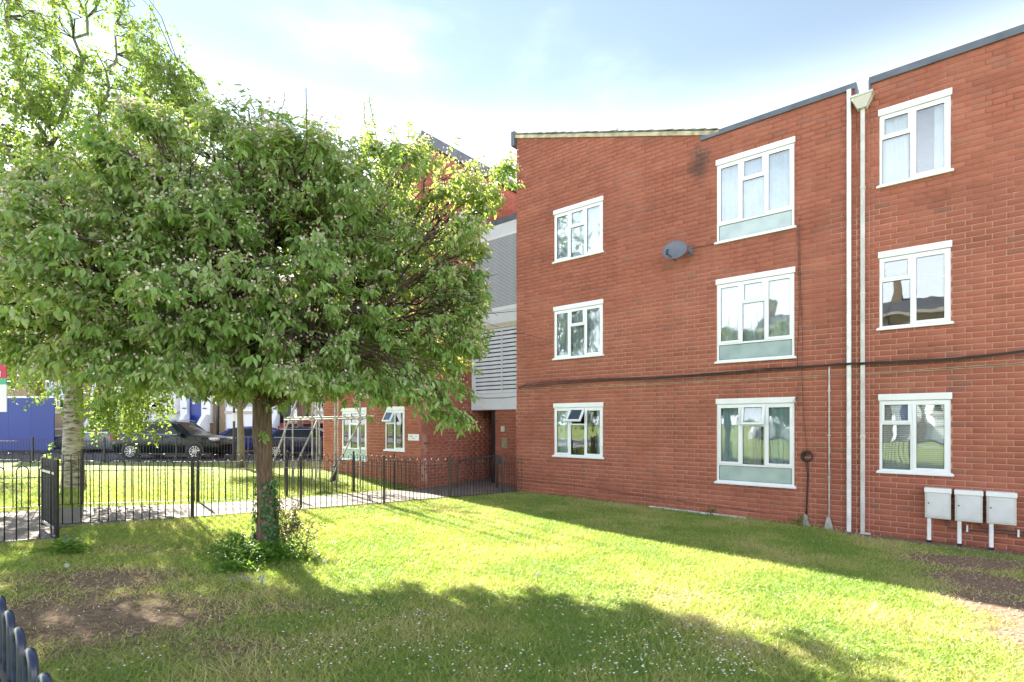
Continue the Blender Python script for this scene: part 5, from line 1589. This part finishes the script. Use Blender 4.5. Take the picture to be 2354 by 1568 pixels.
# tall shoots above the crown
shoots = []
for px, py, Y in ((850, 215, 6.2), (838, 235, 6.3), (655, 212, 6.4), (600, 245, 6.0), (940, 282, 6.3), (705, 240, 6.1), (520, 250, 5.7), (770, 262, 6.2), (900, 290, 6.1), (985, 330, 6.1), (640, 245, 6.6), (1000, 345, 6.5)):
    e = loc(px, py, Y); b0 = e - Vector((random.uniform(-.1, .1), 0, random.uniform(0.5, 0.8)))
    twigs.tube(curve_pts(b0, e, 0, 0.03, 5), [0.008, 0.007, 0.006, 0.005, 0.004, 0.003], 4)
    shoots.append((b0, e))
limbs.build('limbs', M['twig'], apple, smooth='all').name = 'limb'
tw = twigs.build('twigs', M['twig'], apple); tw.name = 'twig'; tag(tw, kind='stuff')
LP, LA, LN, LL, LVv = [], [], [], [], []
BP = []
for (c, s, q) in pads:
    ncl = int(46 * (s / 0.42) ** 1.5) + 7
    out = (c - CC); out = out.normalized()
    shade = random.uniform(0, 0.45)
    for _ in range(ncl):
        g = Vector((random.gauss(0, s * 0.52), random.gauss(0, s * 0.52), random.gauss(0, s * 0.34)))
        cc = c + g + Vector((0, 0, -0.25 * (g.x ** 2 + g.y ** 2) / s))
        if (cc - c).length > 1.5 * s + 0.1: continue
        wx = cc.x + TB.x; wz = cc.z + TB.z
        if wx > -0.22 - 0.10 * (5.0 - wz) + random.uniform(-.1, .05) and not (wz > 4.75 and wx < 0.12): continue
        dirs = (out * 0.7 + Vector((random.gauss(0, .5), random.gauss(0, .5), random.gauss(0, .35)))).normalized()
        nl = random.randint(6, 10)
        ln = random.uniform(0.08, 0.2)
        for k in range(nl):
            f = k / nl
            a = k * 2.4 + random.uniform(-.5, .5)
            rd = Vector((math.cos(a), math.sin(a), random.uniform(-.7, 0.25)))
            ax = (rd + dirs * 0.9 + Vector((0, 0, -0.85))).normalized()
            LP.append(cc + dirs * ln * f + rd * 0.01); LA.append(ax)
            LN.append(Vector((random.gauss(0, .35), random.gauss(0, .35), 1.0)) + out * 0.25)
            LL.append(random.uniform(0.062, 0.112)); LVv.append(min(0.999, max(0, random.gauss(0.34 + shade, 0.22))))
        if random.random() < 0.66:
            for _ in range(random.randint(8, 16)):
                BP.append(cc + dirs * ln * random.uniform(0.3, 1.1) + Vector((random.gauss(0, .035), random.gauss(0, .035), random.gauss(0, .035))))
for b0, e in shoots:
    for k in range(22):
        f = 0.1 + 0.9 * k / 22; a = k * 2.4
        rd = Vector((math.cos(a), math.sin(a), 0.4))
        LP.append(b0.lerp(e, f)); LA.append(rd); LN.append(Vector((-rd.x * .4, -rd.y * .4, 1))); LL.append(random.uniform(0.03, 0.065)); LVv.append(random.uniform(0.4, 0.9))
for k in range(14):   # tuft on the trunk
    a = k * 2.4; rd = Vector((math.cos(a), math.sin(a) - 0.6, -1.0))
    LP.append(loc(607, 1000, 6.42) + Vector((random.gauss(0, .03), 0, random.gauss(0, .03)))); LA.append(rd); LN.append(Vector((rd.x * .3, -1, .3))); LL.append(random.uniform(0.06, 0.1)); LVv.append(0.6)
LP = np.array([tuple(v) for v in LP]); LA = np.array([tuple(v) for v in LA]); LN = np.array([tuple(v) for v in LN]); LL = np.array(LL); LVv = np.maximum(np.array(LVv), 0.002)
# the 300 that show largest are single leaves
camloc = np.array(tuple(cam.location - TB))
dist = np.linalg.norm(LP - camloc, axis=1)
wp = LP + np.array(tuple(TB))
ppx = CX + wp[:, 0] / wp[:, 1] * F; ppy = HY - (wp[:, 2] - Z0) / wp[:, 1] * F
score = np.where((ppx > 10) & (ppx < 2340) & (ppy > 10), LL / dist, 0)
order = np.argsort(-score)
near, rest = order[:300], order[300:]
me = leaves_mesh('foliage', LP[rest], LA[rest], LN[rest], LL[rest], M['leaf'], LVv[rest])
fo = bpy.data.objects.new('foliage', me); link(fo, apple); tag(fo, kind='stuff')
one = leaves_mesh('leaf', np.zeros((1, 3)), np.array([[0, 1.0, 0]]), np.array([[0, 0, 1.0]]), np.array([1.0]), M['leaf'], np.array([0.0]))
for i in near:
    o = bpy.data.objects.new('leaf', one); link(o, apple)
    ax = Vector(LA[i]).normalized(); nn = Vector(LN[i]); nn = (nn - ax * nn.dot(ax)).normalized(); sd = ax.cross(nn)
    o.matrix_local = Matrix.Translation(LP[i]) @ Matrix((sd, ax, nn)).transposed().to_4x4() @ Matrix.Scale(float(LL[i]), 4)
bp_ = np.array([tuple(v) for v in BP]); n = len(bp_)
me = leaves_mesh('blossom', bp_, rand_unit(n), rand_unit(n), rng.uniform(0.016, 0.034, n), M['blossom'], rng.random(n), wr=0.8, simple_=True)
o = bpy.data.objects.new('blossom', me); link(o, apple); tag(o, kind='stuff')

# ivy on the trunk
n = 1500
a = rng.uniform(0, 2 * math.pi, n); z = rng.random(n) ** 1.2 * 0.95
front = np.abs(((a + math.pi / 2 + 0.25) + math.pi) % (2 * math.pi) - math.pi) < 0.42
keep = ~(front & (z > 0.10)) & (rng.random(n) < np.clip(1.6 - z * 1.2, 0.15, 1))
a, z = a[keep], z[keep]
tr0 = 0.125 + 0.075 * np.exp(-z * 6.5)
ip = np.stack([np.cos(a) * tr0, np.sin(a) * tr0, z], 1) + rng.normal(size=(len(a), 3)) * 0.012
outv = np.stack([np.cos(a), np.sin(a), 0.3 + 0 * a], 1)
ax = np.stack([rng.normal(size=len(a)) * .5, rng.normal(size=len(a)) * .5, -1 + 0 * a], 1) + outv * 0.3
me = leaves_mesh('ivy', ip, ax, outv, rng.uniform(0.028, 0.055, len(a)), M['ivy'], rng.random(len(a)), wr=0.95)
iv = bpy.data.objects.new('ivy', me); link(iv); iv.location = TB
tag(iv, 'dark green ivy climbing the foot of the crab apple trunk', 'ivy', kind='stuff')

def herb(name, cx, cy, rx, ry, h, n, mat, label, cat, L0=0.04, L1=0.08, wr=0.6, seed=0):
    x = cx + rng.normal(size=n) * rx * .5; y = cy + rng.normal(size=n) * ry * .5
    hh = h * np.exp(-(((x - cx) / rx) ** 2 + ((y - cy) / ry) ** 2)) * rng.random(n)
    zz = np.array([G(a_, b_) for a_, b_ in zip(x, y)]) + 0.01 + hh
    pos = np.stack([x, y, zz], 1)
    ax = rand_unit(n); ax[:, 2] = np.abs(ax[:, 2]) * .5 - 0.1
    nr = rng.normal(size=(n, 3)) * .4 + np.array([0, 0, 1.0])
    me = leaves_mesh(name, pos, ax, nr, rng.uniform(L0, L1, n), M[mat], rng.random(n), wr=wr)
    o = bpy.data.objects.new(name, me); link(o); tag(o, label, cat, kind='stuff'); return o
def gxy(px, py):
    """ground point seen at a pixel"""
    Y = 6.0
    for _ in range(30):
        x = (px - CX) / F * Y; z = G(x, Y)
        Y = (Z0 - z) * F / (py - HY)
    return (px - CX) / F * Y, Y
for i, (px, py, rx, ry, h, nn, lab) in enumerate(((545, 1275, 0.35, 0.25, 0.26, 900, 'bushy nettle-like weeds left of the crab apple trunk'),
        (600, 1290, 0.45, 0.25, 0.24, 1100, 'bright leafy weeds in front of the crab apple trunk'),
        (660, 1280, 0.3, 0.22, 0.22, 500, 'scrubby weeds right of the crab apple trunk'),
        (545, 1312, 0.22, 0.12, 0.10, 400, 'pale green low plants at the front of the weed patch'))):
    x, y = gxy(px, py)
    herb('weeds', x, y, rx, ry, h, nn, 'weed', lab, 'weeds', 0.03, 0.065)
x, y = gxy(155, 1272)
herb('bluebell_leaves', x, y, 0.22, 0.12, 0.16, 220, 'weed', 'low tuft of bluebell leaves beside the gate post', 'plant', 0.06, 0.12, 0.15)
def blobs(name, pts, r, mat, label, cat, kind='stuff'):
    V = []; 
    for p in pts:
        for s in ((1, 0, 0), (0, 1, 0), (-1, 0, 0), (0, -1, 0), (0, 0, 1), (0, 0, -1)):
            V.append((p[0] + s[0] * p[3] * r, p[1] + s[1] * p[3] * r, p[2] + s[2] * p[3] * r * (p[4] if len(p) > 4 else 1)))
    V = np.array(V).reshape(-1, 6, 3)
    me = fast_mesh(name, V, 6, [(0, 1, 4), (1, 2, 4), (2, 3, 4), (3, 0, 4), (1, 0, 5), (2, 1, 5), (3, 2, 5), (0, 3, 5)], mat, smooth=True)
    o = bpy.data.objects.new(name, me); link(o); tag(o, label, cat, kind=kind); return o
bl = []
for px, py, k in ((150, 1258, 22), (605, 1360, 16)):
    x, y = gxy(px, py)
    for _ in range(k):
        a_, b_ = x + random.gauss(0, .11), y + random.gauss(0, .06); bl.append((a_, b_, G(a_, b_) + random.uniform(.05, .17), random.uniform(.7, 1.2)))
blobs('bluebells', bl, 0.011, M['bluebell'], 'scattered small blue bluebell flowers by the gate and in the grass', 'flowers')

# spindly shrub right of the trunk
def shrub(name, px, py, hgt, spread, nst, nlf, mat, label, lf=(0.02, 0.045)):
    x, y = gxy(px, py); base = Vector((x, y, G(x, y)))
    root = empty(name, base, 0, label, 'shrub')
    stem = MB(); pp = []
    for k in range(nst):
        e = Vector((random.gauss(0, spread), random.gauss(0, spread * .6), hgt * random.uniform(.55, 1)))
        pts = curve_pts(Vector((random.gauss(0, .03), random.gauss(0, .03), 0)), e, 0.02, 0.05, 6)
        stem.tube(pts, [0.007 - 0.005 * i / 6 for i in range(7)], 4); pp += pts[2:]
        for q in pts[2:]:
            e2 = q + Vector((random.gauss(0, .08), random.gauss(0, .08), random.uniform(0, .1))); stem.tube([q, e2], [0.003, 0.002], 3); pp += [e2, q.lerp(e2, .5)]
    stem.build('stem', M['twig'], root)
    idx = rng.integers(0, len(pp), nlf)
    pos = np.array([tuple(pp[i]) for i in idx]) + rng.normal(size=(nlf, 3)) * 0.028
    me = leaves_mesh('foliage', pos, rand_unit(nlf), rand_unit(nlf) + np.array([0, 0, .8]), rng.uniform(lf[0], lf[1], nlf), M[mat], rng.random(nlf), wr=0.6)
    tag(link(bpy.data.objects.new('foliage', me), root), kind='stuff')
shrub('spindly_shrub', 655, 1268, 0.72, 0.12, 7, 900, 'shrubleaf', 'spindly brownish shrub growing just right of the crab apple trunk')
shrub('low_shrub', 700, 1268, 0.45, 0.16, 5, 260, 'shrubleaf', 'low straggly shrub leaning right, away from the tree foot')
shrub('sapling', 108, 1128, 0.95, 0.14, 4, 240, 'birchleaf', 'bright yellow-green sapling behind the fence at the left', (0.05, 0.09))
shrub('wall_weed', 1634, 1186, 0.16, 0.05, 4, 60, 'weed', 'small weed growing from the foot of the brick wall')
shrub('corner_weed', 1838, 1212, 0.22, 0.07, 4, 90, 'weed', 'small leafy weed beside the metal cable guard')

# --- birch
bx_, by_ = P(168, 0, 12.4).x, 12.4
BB = Vector((bx_, by_, G(bx_, by_)))
birch = empty('birch_tree', BB, 0, 'tall silver birch with airy yellow-green foliage at the left', 'tree')
def bl_(px, py, dy=0.0): return P(px, py, 12.4 + dy) - BB
pts = [Vector((0, 0, -0.05)), bl_(168, 1080), bl_(168, 1000), bl_(170, 900), bl_(172, 800), bl_(165, 650), bl_(150, 520), bl_(125, 400), bl_(112, 338)]
dens = []
for a_, b_ in zip(pts[:-1], pts[1:]):
    for k in range(4): dens.append(a_.lerp(b_, k / 4))
dens.append(pts[-1])
rr = [0.11 + 0.11 * (1 - i / (len(dens) - 1)) + 0.07 * math.exp(-i * 0.9) for i in range(len(dens))]
rough_trunk(dens, rr, 16, 9, 0.10).build('trunk', M['birch'], birch, smooth='all')
lead = MB(); LPp = []
def bbranch(path, r0, r1, dys=None):
    ps = [bl_(*p) for p in path]
    out = []
    for a_, b_ in zip(ps[:-1], ps[1:]):
        for k in range(3): out.append(a_.lerp(b_, k / 3) + Vector((random.gauss(0, .03), random.gauss(0, .06), random.gauss(0, .03))))
    out.append(ps[-1])
    lead.tube(out, [0.62 * (r0 + (r1 - r0) * i / (len(out) - 1)) for i in range(len(out))], 7)
    LPp.extend(out); return out
bbranch([(112, 338), (72, 251), (40, 150, .3), (15, 40, .5), (5, -80, .6)], 0.10, 0.03)
bbranch([(112, 338), (130, 270, -.2), (169, 203, -.3), (186, 97, -.3), (212, 10, -.2), (225, -70, 0)], 0.09, 0.025)
bbranch([(170, 640, .0), (215, 470, .5), (232, 270, .7), (251, 164, .7), (270, 90, .8), (285, -20, .8)], 0.085, 0.02)
bbranch([(150, 520), (60, 420, .4), (10, 330, .6), (-60, 240, .7)], 0.06, 0.02)
bbranch([(232, 330, .7), (320, 240, .6), (370, 190, .5), (390, 160, .5)], 0.045, 0.01)
bbranch([(232, 400, .6), (340, 330, .5), (430, 260, .3), (480, 240, .3)], 0.045, 0.01)
bbranch([(172, 800), (260, 700, -.5), (340, 640, -.8), (420, 640, -1)], 0.05, 0.012)
bbranch([(172, 850), (235, 780, -.8), (310, 770, -1.4)], 0.045, 0.012)
bbranch([(168, 820), (90, 740, -.4), (10, 720, -.8)], 0.05, 0.012)
bbranch([(172, 930), (185, 860, -.3), (200, 800, -.6), (240, 790, -.8)], 0.05, 0.012)
cent = [(p, random.random()) for p in LPp]
# scattered branchlets through the crown, then hanging strands
crownpts = []
tries = 0
while len(crownpts) < 620 and tries < 15000:
    tries += 1
    px = random.uniform(-120, 500) if random.random() < .45 else random.uniform(40, 500); py = random.uniform(-150, 420) if random.random() < .7 else random.uniform(300, 800)
    # outline of the crown (a narrowing top and a right-hand shoulder)
    lim = 290 + 215 * sstep(-20, 250, py) - 110 * sstep(330, 760, py)
    if px > lim + random.uniform(-30, 25): continue
    # sky gap in the top
    if 120 < px < 205 and py < 95 and random.random() < 0.85: continue
    if noise.noise(Vector((px * 0.013, py * 0.013, 3.3))) < -0.22 and py < 330: continue
    crownpts.append(bl_(px, py, random.uniform(-2.6, 2.6)))
strand_pos = []
tw = MB()
for c in crownpts:
    st_ = min(LPp, key=lambda p: (p - c).length + 0.8 * max(0, p.z - c.z))
    pts = curve_pts(st_, c, 0.15, 0.04, 5)
    tw.tube(pts, [0.016, 0.013, 0.010, 0.008, 0.006, 0.004], 4)
    for k in range(random.randint(4, 7)):
        s0 = pts[random.randint(2, 5)] + Vector((random.gauss(0, .15), random.gauss(0, .15), 0))
        ln = random.uniform(0.3, 0.95)
        e = s0 + Vector((random.gauss(0, .22), random.gauss(0, .22), -ln + random.uniform(0, .5)))
        strand_pos.append((s0, e))
for px, py, k, l_ in ((210, 960, 22, .8), (250, 970, 26, .9), (300, 960, 26, .9), (345, 940, 20, .8), (310, 1000, 14, .5), (235, 1000, 12, .5), (50, 930, 8, .5), (110, 960, 6, .5), (290, 940, 16, 0.9), (240, 900, 16, 1.0), (330, 920, 14, 0.9), (375, 930, 12, 0.8), (200, 880, 10, 0.9), (50, 900, 8, .7), (110, 880, 8, .8), (270, 880, 14, 1.0), (430, 860, 10, .7), (390, 840, 12, .8), (20, 860, 7, .8), (350, 840, 12, 0.8)):
    for _ in range(k):
        c = bl_(px + random.gauss(0, 22), py - 70 + random.gauss(0, 18), random.uniform(-2.6, -.5)); strand_pos.append((c, c + Vector((random.gauss(0, .12), random.gauss(0, .12), -l_ * random.uniform(.5, 1.1)))))
        tw.tube([c + Vector((0, 0.1, 0.8)), c], [0.005, 0.004], 4)
for a_, b_ in strand_pos: tw.tube([a_, a_.lerp(b_, .5) + Vector((random.gauss(0, .03), random.gauss(0, .03), 0)), b_], [0.0035, 0.003, 0.002], 3)
lead.build('limb', M['bark_grey'], birch, smooth='all')
tag(tw.build('twig', M['twig'], birch), kind='stuff')
SA = np.array([tuple(a_) for a_, b_ in strand_pos]); SB = np.array([tuple(b_) for a_, b_ in strand_pos])
per = 24; ns_ = len(SA)
f = rng.random((ns_, per)) ** 0.8
pos = (SA[:, None, :] * (1 - f[..., None]) + SB[:, None, :] * f[..., None]).reshape(-1, 3) + rng.normal(size=(ns_ * per, 3)) * 0.035
n = len(pos)
ax = rand_unit(n); ax[:, 2] = -np.abs(ax[:, 2]) - 0.2
me = leaves_mesh('foliage', pos, ax, rand_unit(n), rng.uniform(0.05, 0.085, n), M['birchleaf'], rng.random(n), wr=0.72, simple_=True)
tag(link(bpy.data.objects.new('foliage', me), birch), kind='stuff')

def small_tree(px, Y, trunk_h, r0, crown_c, crown_r, nleaf, mat, barkm, label, leaf=(0.07, 0.11), gap=0.0, trunk_top=None):
    x = P(px, 0, Y).x; b0 = Vector((x, Y, G(x, Y)))
    t = empty('street_tree', b0, 0, label, 'tree', 'street trees beyond the path')
    cc = Vector(crown_c)
    pts = [Vector((0, 0, -.05)), Vector((0.02, 0, trunk_h * .4)), Vector((-0.02, 0, trunk_h * .8)), Vector((0, 0, trunk_h))] 
    rough_trunk([p for a_, b_ in zip(pts[:-1], pts[1:]) for p in (a_, a_.lerp(b_, .5))] + [pts[-1]], [r0 * (1.2 - .35 * i / 6) for i in range(7)], 12, 4).build('trunk', M[barkm], t, smooth='all')
    lm = MB(); cl = []
    for k in range(55):
        d = Vector((random.gauss(0, 1), random.gauss(0, 1), random.gauss(0, 1))).normalized()
        e = cc + Vector((d.x * crown_r[0], d.y * crown_r[1], d.z * crown_r[2])) * random.uniform(.55, 1.0)
        s0 = Vector((0, 0, trunk_h * random.uniform(.8, 1.0))); q = curve_pts(s0, e, .15, .05, 5)
        lm.tube(q, [0.05 * (1 - i / 6) + 0.004 for i in range(6)], 5); cl.append(e); cl.append(q[4]); cl.append(q[3])
    lm.build('limb', M[barkm], t)
    idx = rng.integers(0, len(cl), nleaf)
    pos = np.array([tuple(cl[i]) for i in idx]) + rng.normal(size=(nleaf, 3)) * (0.28 * crown_r[0] / 2.2)
    ax = rand_unit(nleaf); ax[:, 2] = -np.abs(ax[:, 2]) * .6
    me = leaves_mesh('foliage', pos, ax, rand_unit(nleaf) + np.array([0, 0, .7]), rng.uniform(leaf[0], leaf[1], nleaf), M[mat], rng.random(nleaf), wr=0.6, simple_=True)
    tag(link(bpy.data.objects.new('foliage', me), t), kind='stuff')
small_tree(553, 20.0, 2.6, 0.11, (0, 0, 3.7), (1.7, 1.7, 1.35), 9000, 'birchleaf', 'bark_grey', 'thin street tree with a greenish trunk in front of the blue car')
small_tree(690, 27.5, 3.0, 0.14, (-0.6, 0, 4.2), (2.0, 2.0, 1.7), 9000, 'farleaf', 'bark_grey', 'small tree between the road and the far houses, beyond the scaffold')
small_tree(-60, 17.0, 3.0, 0.16, (0, 0, 4.6), (2.6, 2.6, 2.4), 9000, 'farleaf', 'bark_grey', 'dense green tree at the far left behind the fence')

# ------------------------------------------------------------------ grass
def grass_field():
    N = 560000
    th = rng.uniform(-0.86, 0.92, N); r = rng.uniform(2.3, 24.0, N)
    r = 2.3 + (r - 2.3) * (0.35 + 0.65 * rng.random(N))
    x = np.sin(th) * r; y = np.cos(th) * r
    # lawn test
    keep = (y > 1.2) & (y < 22.4)
    rs = (x - P0.x) * DS.x + (y - P0.y) * DS.y; rt = (x - P0.x) * DT.x + (y - P0.y) * DT.y
    keep &= ~((rt > -0.03) & (rs > -0.1)) & ~((rt > WING_T - 0.02) & (rs > WING_S0) & (rs < 0.05))
    # vectorised point-in-polygon
    c = np.zeros(N, bool); pl_ = PATH_POLY; j = len(pl_) - 1
    for i in range(len(pl_)):
        xi, yi = pl_[i]; xj, yj = pl_[j]
        with np.errstate(divide='ignore', invalid='ignore'):
            cond = ((yi > y) != (yj > y)) & (x < (xj - xi) * (y - yi) / (yj - yi + 1e-12) + xi)
        c ^= cond; j = i
    keep &= ~c
    x, y, r = x[keep], y[keep], r[keep]
    n = len(x)
    gx = np.arange(-24, 24, 0.1); gy = np.arange(0, 24, 0.1)
    Hm = np.array([[G(a_, b_) for a_ in gx] for b_ in gy[::1]])
    Bm = np.array([[bare_amt(a_, b_) if abs(a_) < 14 else 0 for a_ in gx] for b_ in gy])
    Nm = np.array([[noise.noise(Vector((a_ * 0.9, b_ * 0.9, 1.0))) + 0.5 * noise.noise(Vector((a_ * 3.1, b_ * 3.1, 7.0))) for a_ in gx] for b_ in gy])
    def samp(Mp, x, y):
        fx = np.clip((x + 24) / 0.1, 0, len(gx) - 2); fy = np.clip(y / 0.1, 0, len(gy) - 2)
        ix, iy = fx.astype(int), fy.astype(int); tx, ty = fx - ix, fy - iy
        return (Mp[iy, ix] * (1 - tx) * (1 - ty) + Mp[iy, ix + 1] * tx * (1 - ty) + Mp[iy + 1, ix] * (1 - tx) * ty + Mp[iy + 1, ix + 1] * tx * ty)
    z = samp(Hm, x, y); ba = samp(Bm, x, y); nz = samp(Nm, x, y)
    fine = np.sin(x * 17.1 + np.sin(y * 13.7) * 2) * np.sin(y * 19.3 + np.sin(x * 11.3) * 2)
    k2 = rng.random(n) > np.clip((ba + nz * 0.35 + fine * 0.12) * 1.05, 0, 0.97)
    x, y, r, z, ba, nz, fine = [q[k2] for q in (x, y, r, z, ba, nz, fine)]
    n = len(x)
    h = (0.022 + 0.030 * rng.random(n) + 0.014 * np.clip(nz + 0.3 * fine, -0.8, 1.0)) * np.clip(1.1 - 0.5 * ba, .4, 1)
    tall = rng.random(n) < 0.012 + 0.05 * (nz > 0.45); h[tall] *= 1.9
    rtt = (x - P0.x) * DT.x + (y - P0.y) * DT.y; h = h * (1 + 1.3 * np.clip((rtt + 0.22) / 0.2, 0, 1) * (rng.random(n) < .5))
    h = np.maximum(h, 0.012)
    w = 0.0026 + 0.00055 * r
    a_ = rng.uniform(0, 2 * math.pi, n)
    lean = rng.uniform(0.4, 1.9, n) * h; la = rng.uniform(0, 2 * math.pi, n)
    p = np.stack([x, y, z - 0.004], 1)
    sd = np.stack([np.cos(a_) * w, np.sin(a_) * w, 0 * a_], 1)
    tip = p + np.stack([np.cos(la) * lean, np.sin(la) * lean, h], 1)
    V = np.stack([p - sd, p + sd, tip], 1)
    clump = np.sin(x * 5.3 + 3 * np.sin(y * 2.1)) * np.sin(y * 6.1 + 2 * np.sin(x * 3.3))
    var = np.clip(0.36 + 0.55 * nz + 0.12 * clump + 0.30 * ba + rng.normal(size=n) * 0.15, 0.0, 0.985)
    dry = rng.random(n) < 0.05 + 0.30 * ba; var[dry] = rng.uniform(0.75, 0.985, dry.sum()); var = np.maximum(var, 0.002)
    me = fast_mesh('grass', V, 3, [(0, 1, 2)], M['grass'], var)
    o = bpy.data.objects.new('grass', me); link(o)
    tag(o, 'short patchy green and yellow lawn grass dotted with daisies', 'grass', kind='stuff')
    return samp, Bm
# object random would shift the ramp, so zero it out: the grass, foliage etc. carry their own value
samp, Bm = grass_field()

# daisies, dandelion clocks, fallen petals, litter
def scatter(n, boxes, on='lawn'):
    out = []
    while len(out) < n:
        bx0 = random.choices(boxes, weights=[b[4] for b in boxes])[0]
        px = random.uniform(bx0[0], bx0[1]); py = random.uniform(bx0[2], bx0[3])
        x, y = gxy(px, py)
        if y > 15 or y < 1.5 or in_poly(x, y, PATH_POLY): continue
        rr_ = Vector((x, y, 0)) - P0
        if rr_.dot(DT) > -0.05: continue
        if noise.noise(Vector((x * 1.7, y * 1.7, 4))) < random.uniform(-.5, .2): continue
        out.append((x, y))
    return out
ds_ = []
for x, y in scatter(1300, [(650, 2250, 1180, 1560, 8), (1200, 1900, 1350, 1560, 3), (700, 1700, 1420, 1566, 1.5), (100, 1000, 1230, 1560, 0.8), (950, 1500, 1145, 1250, 2)]):
    ds_.append((x, y, G(x, y) + random.uniform(.02, .05), random.uniform(.7, 1.25), 0.35))
blobs('daisies', ds_, 0.0085, M['petal'], 'tiny white daisies scattered across the sunny lawn', 'flowers')
ds_ = [(x, y, G(x, y) + random.uniform(.02, .045), random.uniform(.6, 1.2), 0.5) for x, y in scatter(45, [(300, 2300, 1250, 1560, 1)])]
blobs('buttercups', ds_, 0.010, M['buttercup'], 'a few tiny yellow flowers dotted in the lawn', 'flowers')
for px, py, lab in ((745, 1302, 'dandelion clock nearest the weed patch on the lawn'), (618, 1262, 'dandelion clock standing among the weeds by the trunk'), (633, 1257, 'taller dandelion clock right of the other among the trunk weeds'),
                    (765, 1255, 'dandelion clock on sunny grass right of the tree'), (152, 1312, 'lone dandelion clock in the brown grass at the left'), (1235, 1330, 'dandelion clock in the middle of the bright lawn')):
    x, y = gxy(px, py + 14)
    d_ = empty('dandelion', (x, y, G(x, y)), 0, lab, 'dandelion', 'dandelion clocks in the lawn')
    hgt_ = random.uniform(0.10, 0.15)
    MB().tube([(0, 0, 0), (0.005, 0, hgt_)], 0.002, 5).build('stem', M['weed'], d_)
    n = 90; u = rand_unit(n)
    me = leaves_mesh('seed_head', u * 0.004 + np.array([0.005, 0, hgt_]), u, rand_unit(n), np.full(n, 0.02), M['fluff'], np.zeros(n), wr=0.25, simple_=True)
    tag(link(bpy.data.objects.new('seed_head', me), d_))
lit = []
while len(lit) < 420:
    x, y = random.uniform(3.6, 8.2), random.uniform(3.3, 8.6)
    if bare_amt(x, y) < random.uniform(.3, .9): continue
    if (Vector((x, y, 0)) - P0).dot(DT) > -0.03: continue
    lit.append((x, y, G(x, y) + 0.006, random.uniform(.4, 1.6), random.uniform(.25, .6)))
M['chip'] = simple('pale_chip', (0.45, 0.38, 0.32), 0.9, vary=0.4, scale=30)
blobs('stone_chips', lit, 0.010, M['chip'], 'pale stone chips and litter on the bare soil by the meter cabinets', 'stones')
# fine soil crumbs on the worn patch at the left
lit = []
while len(lit) < 700:
    x, y = random.uniform(-5, -0.8), random.uniform(2.8, 7)
    if bare_amt(x, y) < random.uniform(.2, .8): continue
    lit.append((x, y, G(x, y) + 0.003, random.uniform(.4, 1.3), .5))
M['crumb'] = simple('soil_crumb', (0.15, 0.10, 0.07), 0.95, vary=0.5, scale=30)
blobs('soil_crumbs', lit, 0.008, M['crumb'], 'dark soil crumbs on the worn brown patch of lawn', 'soil')
# edge flagstones on the left of the path
for o in list(scene.objects):
    pass
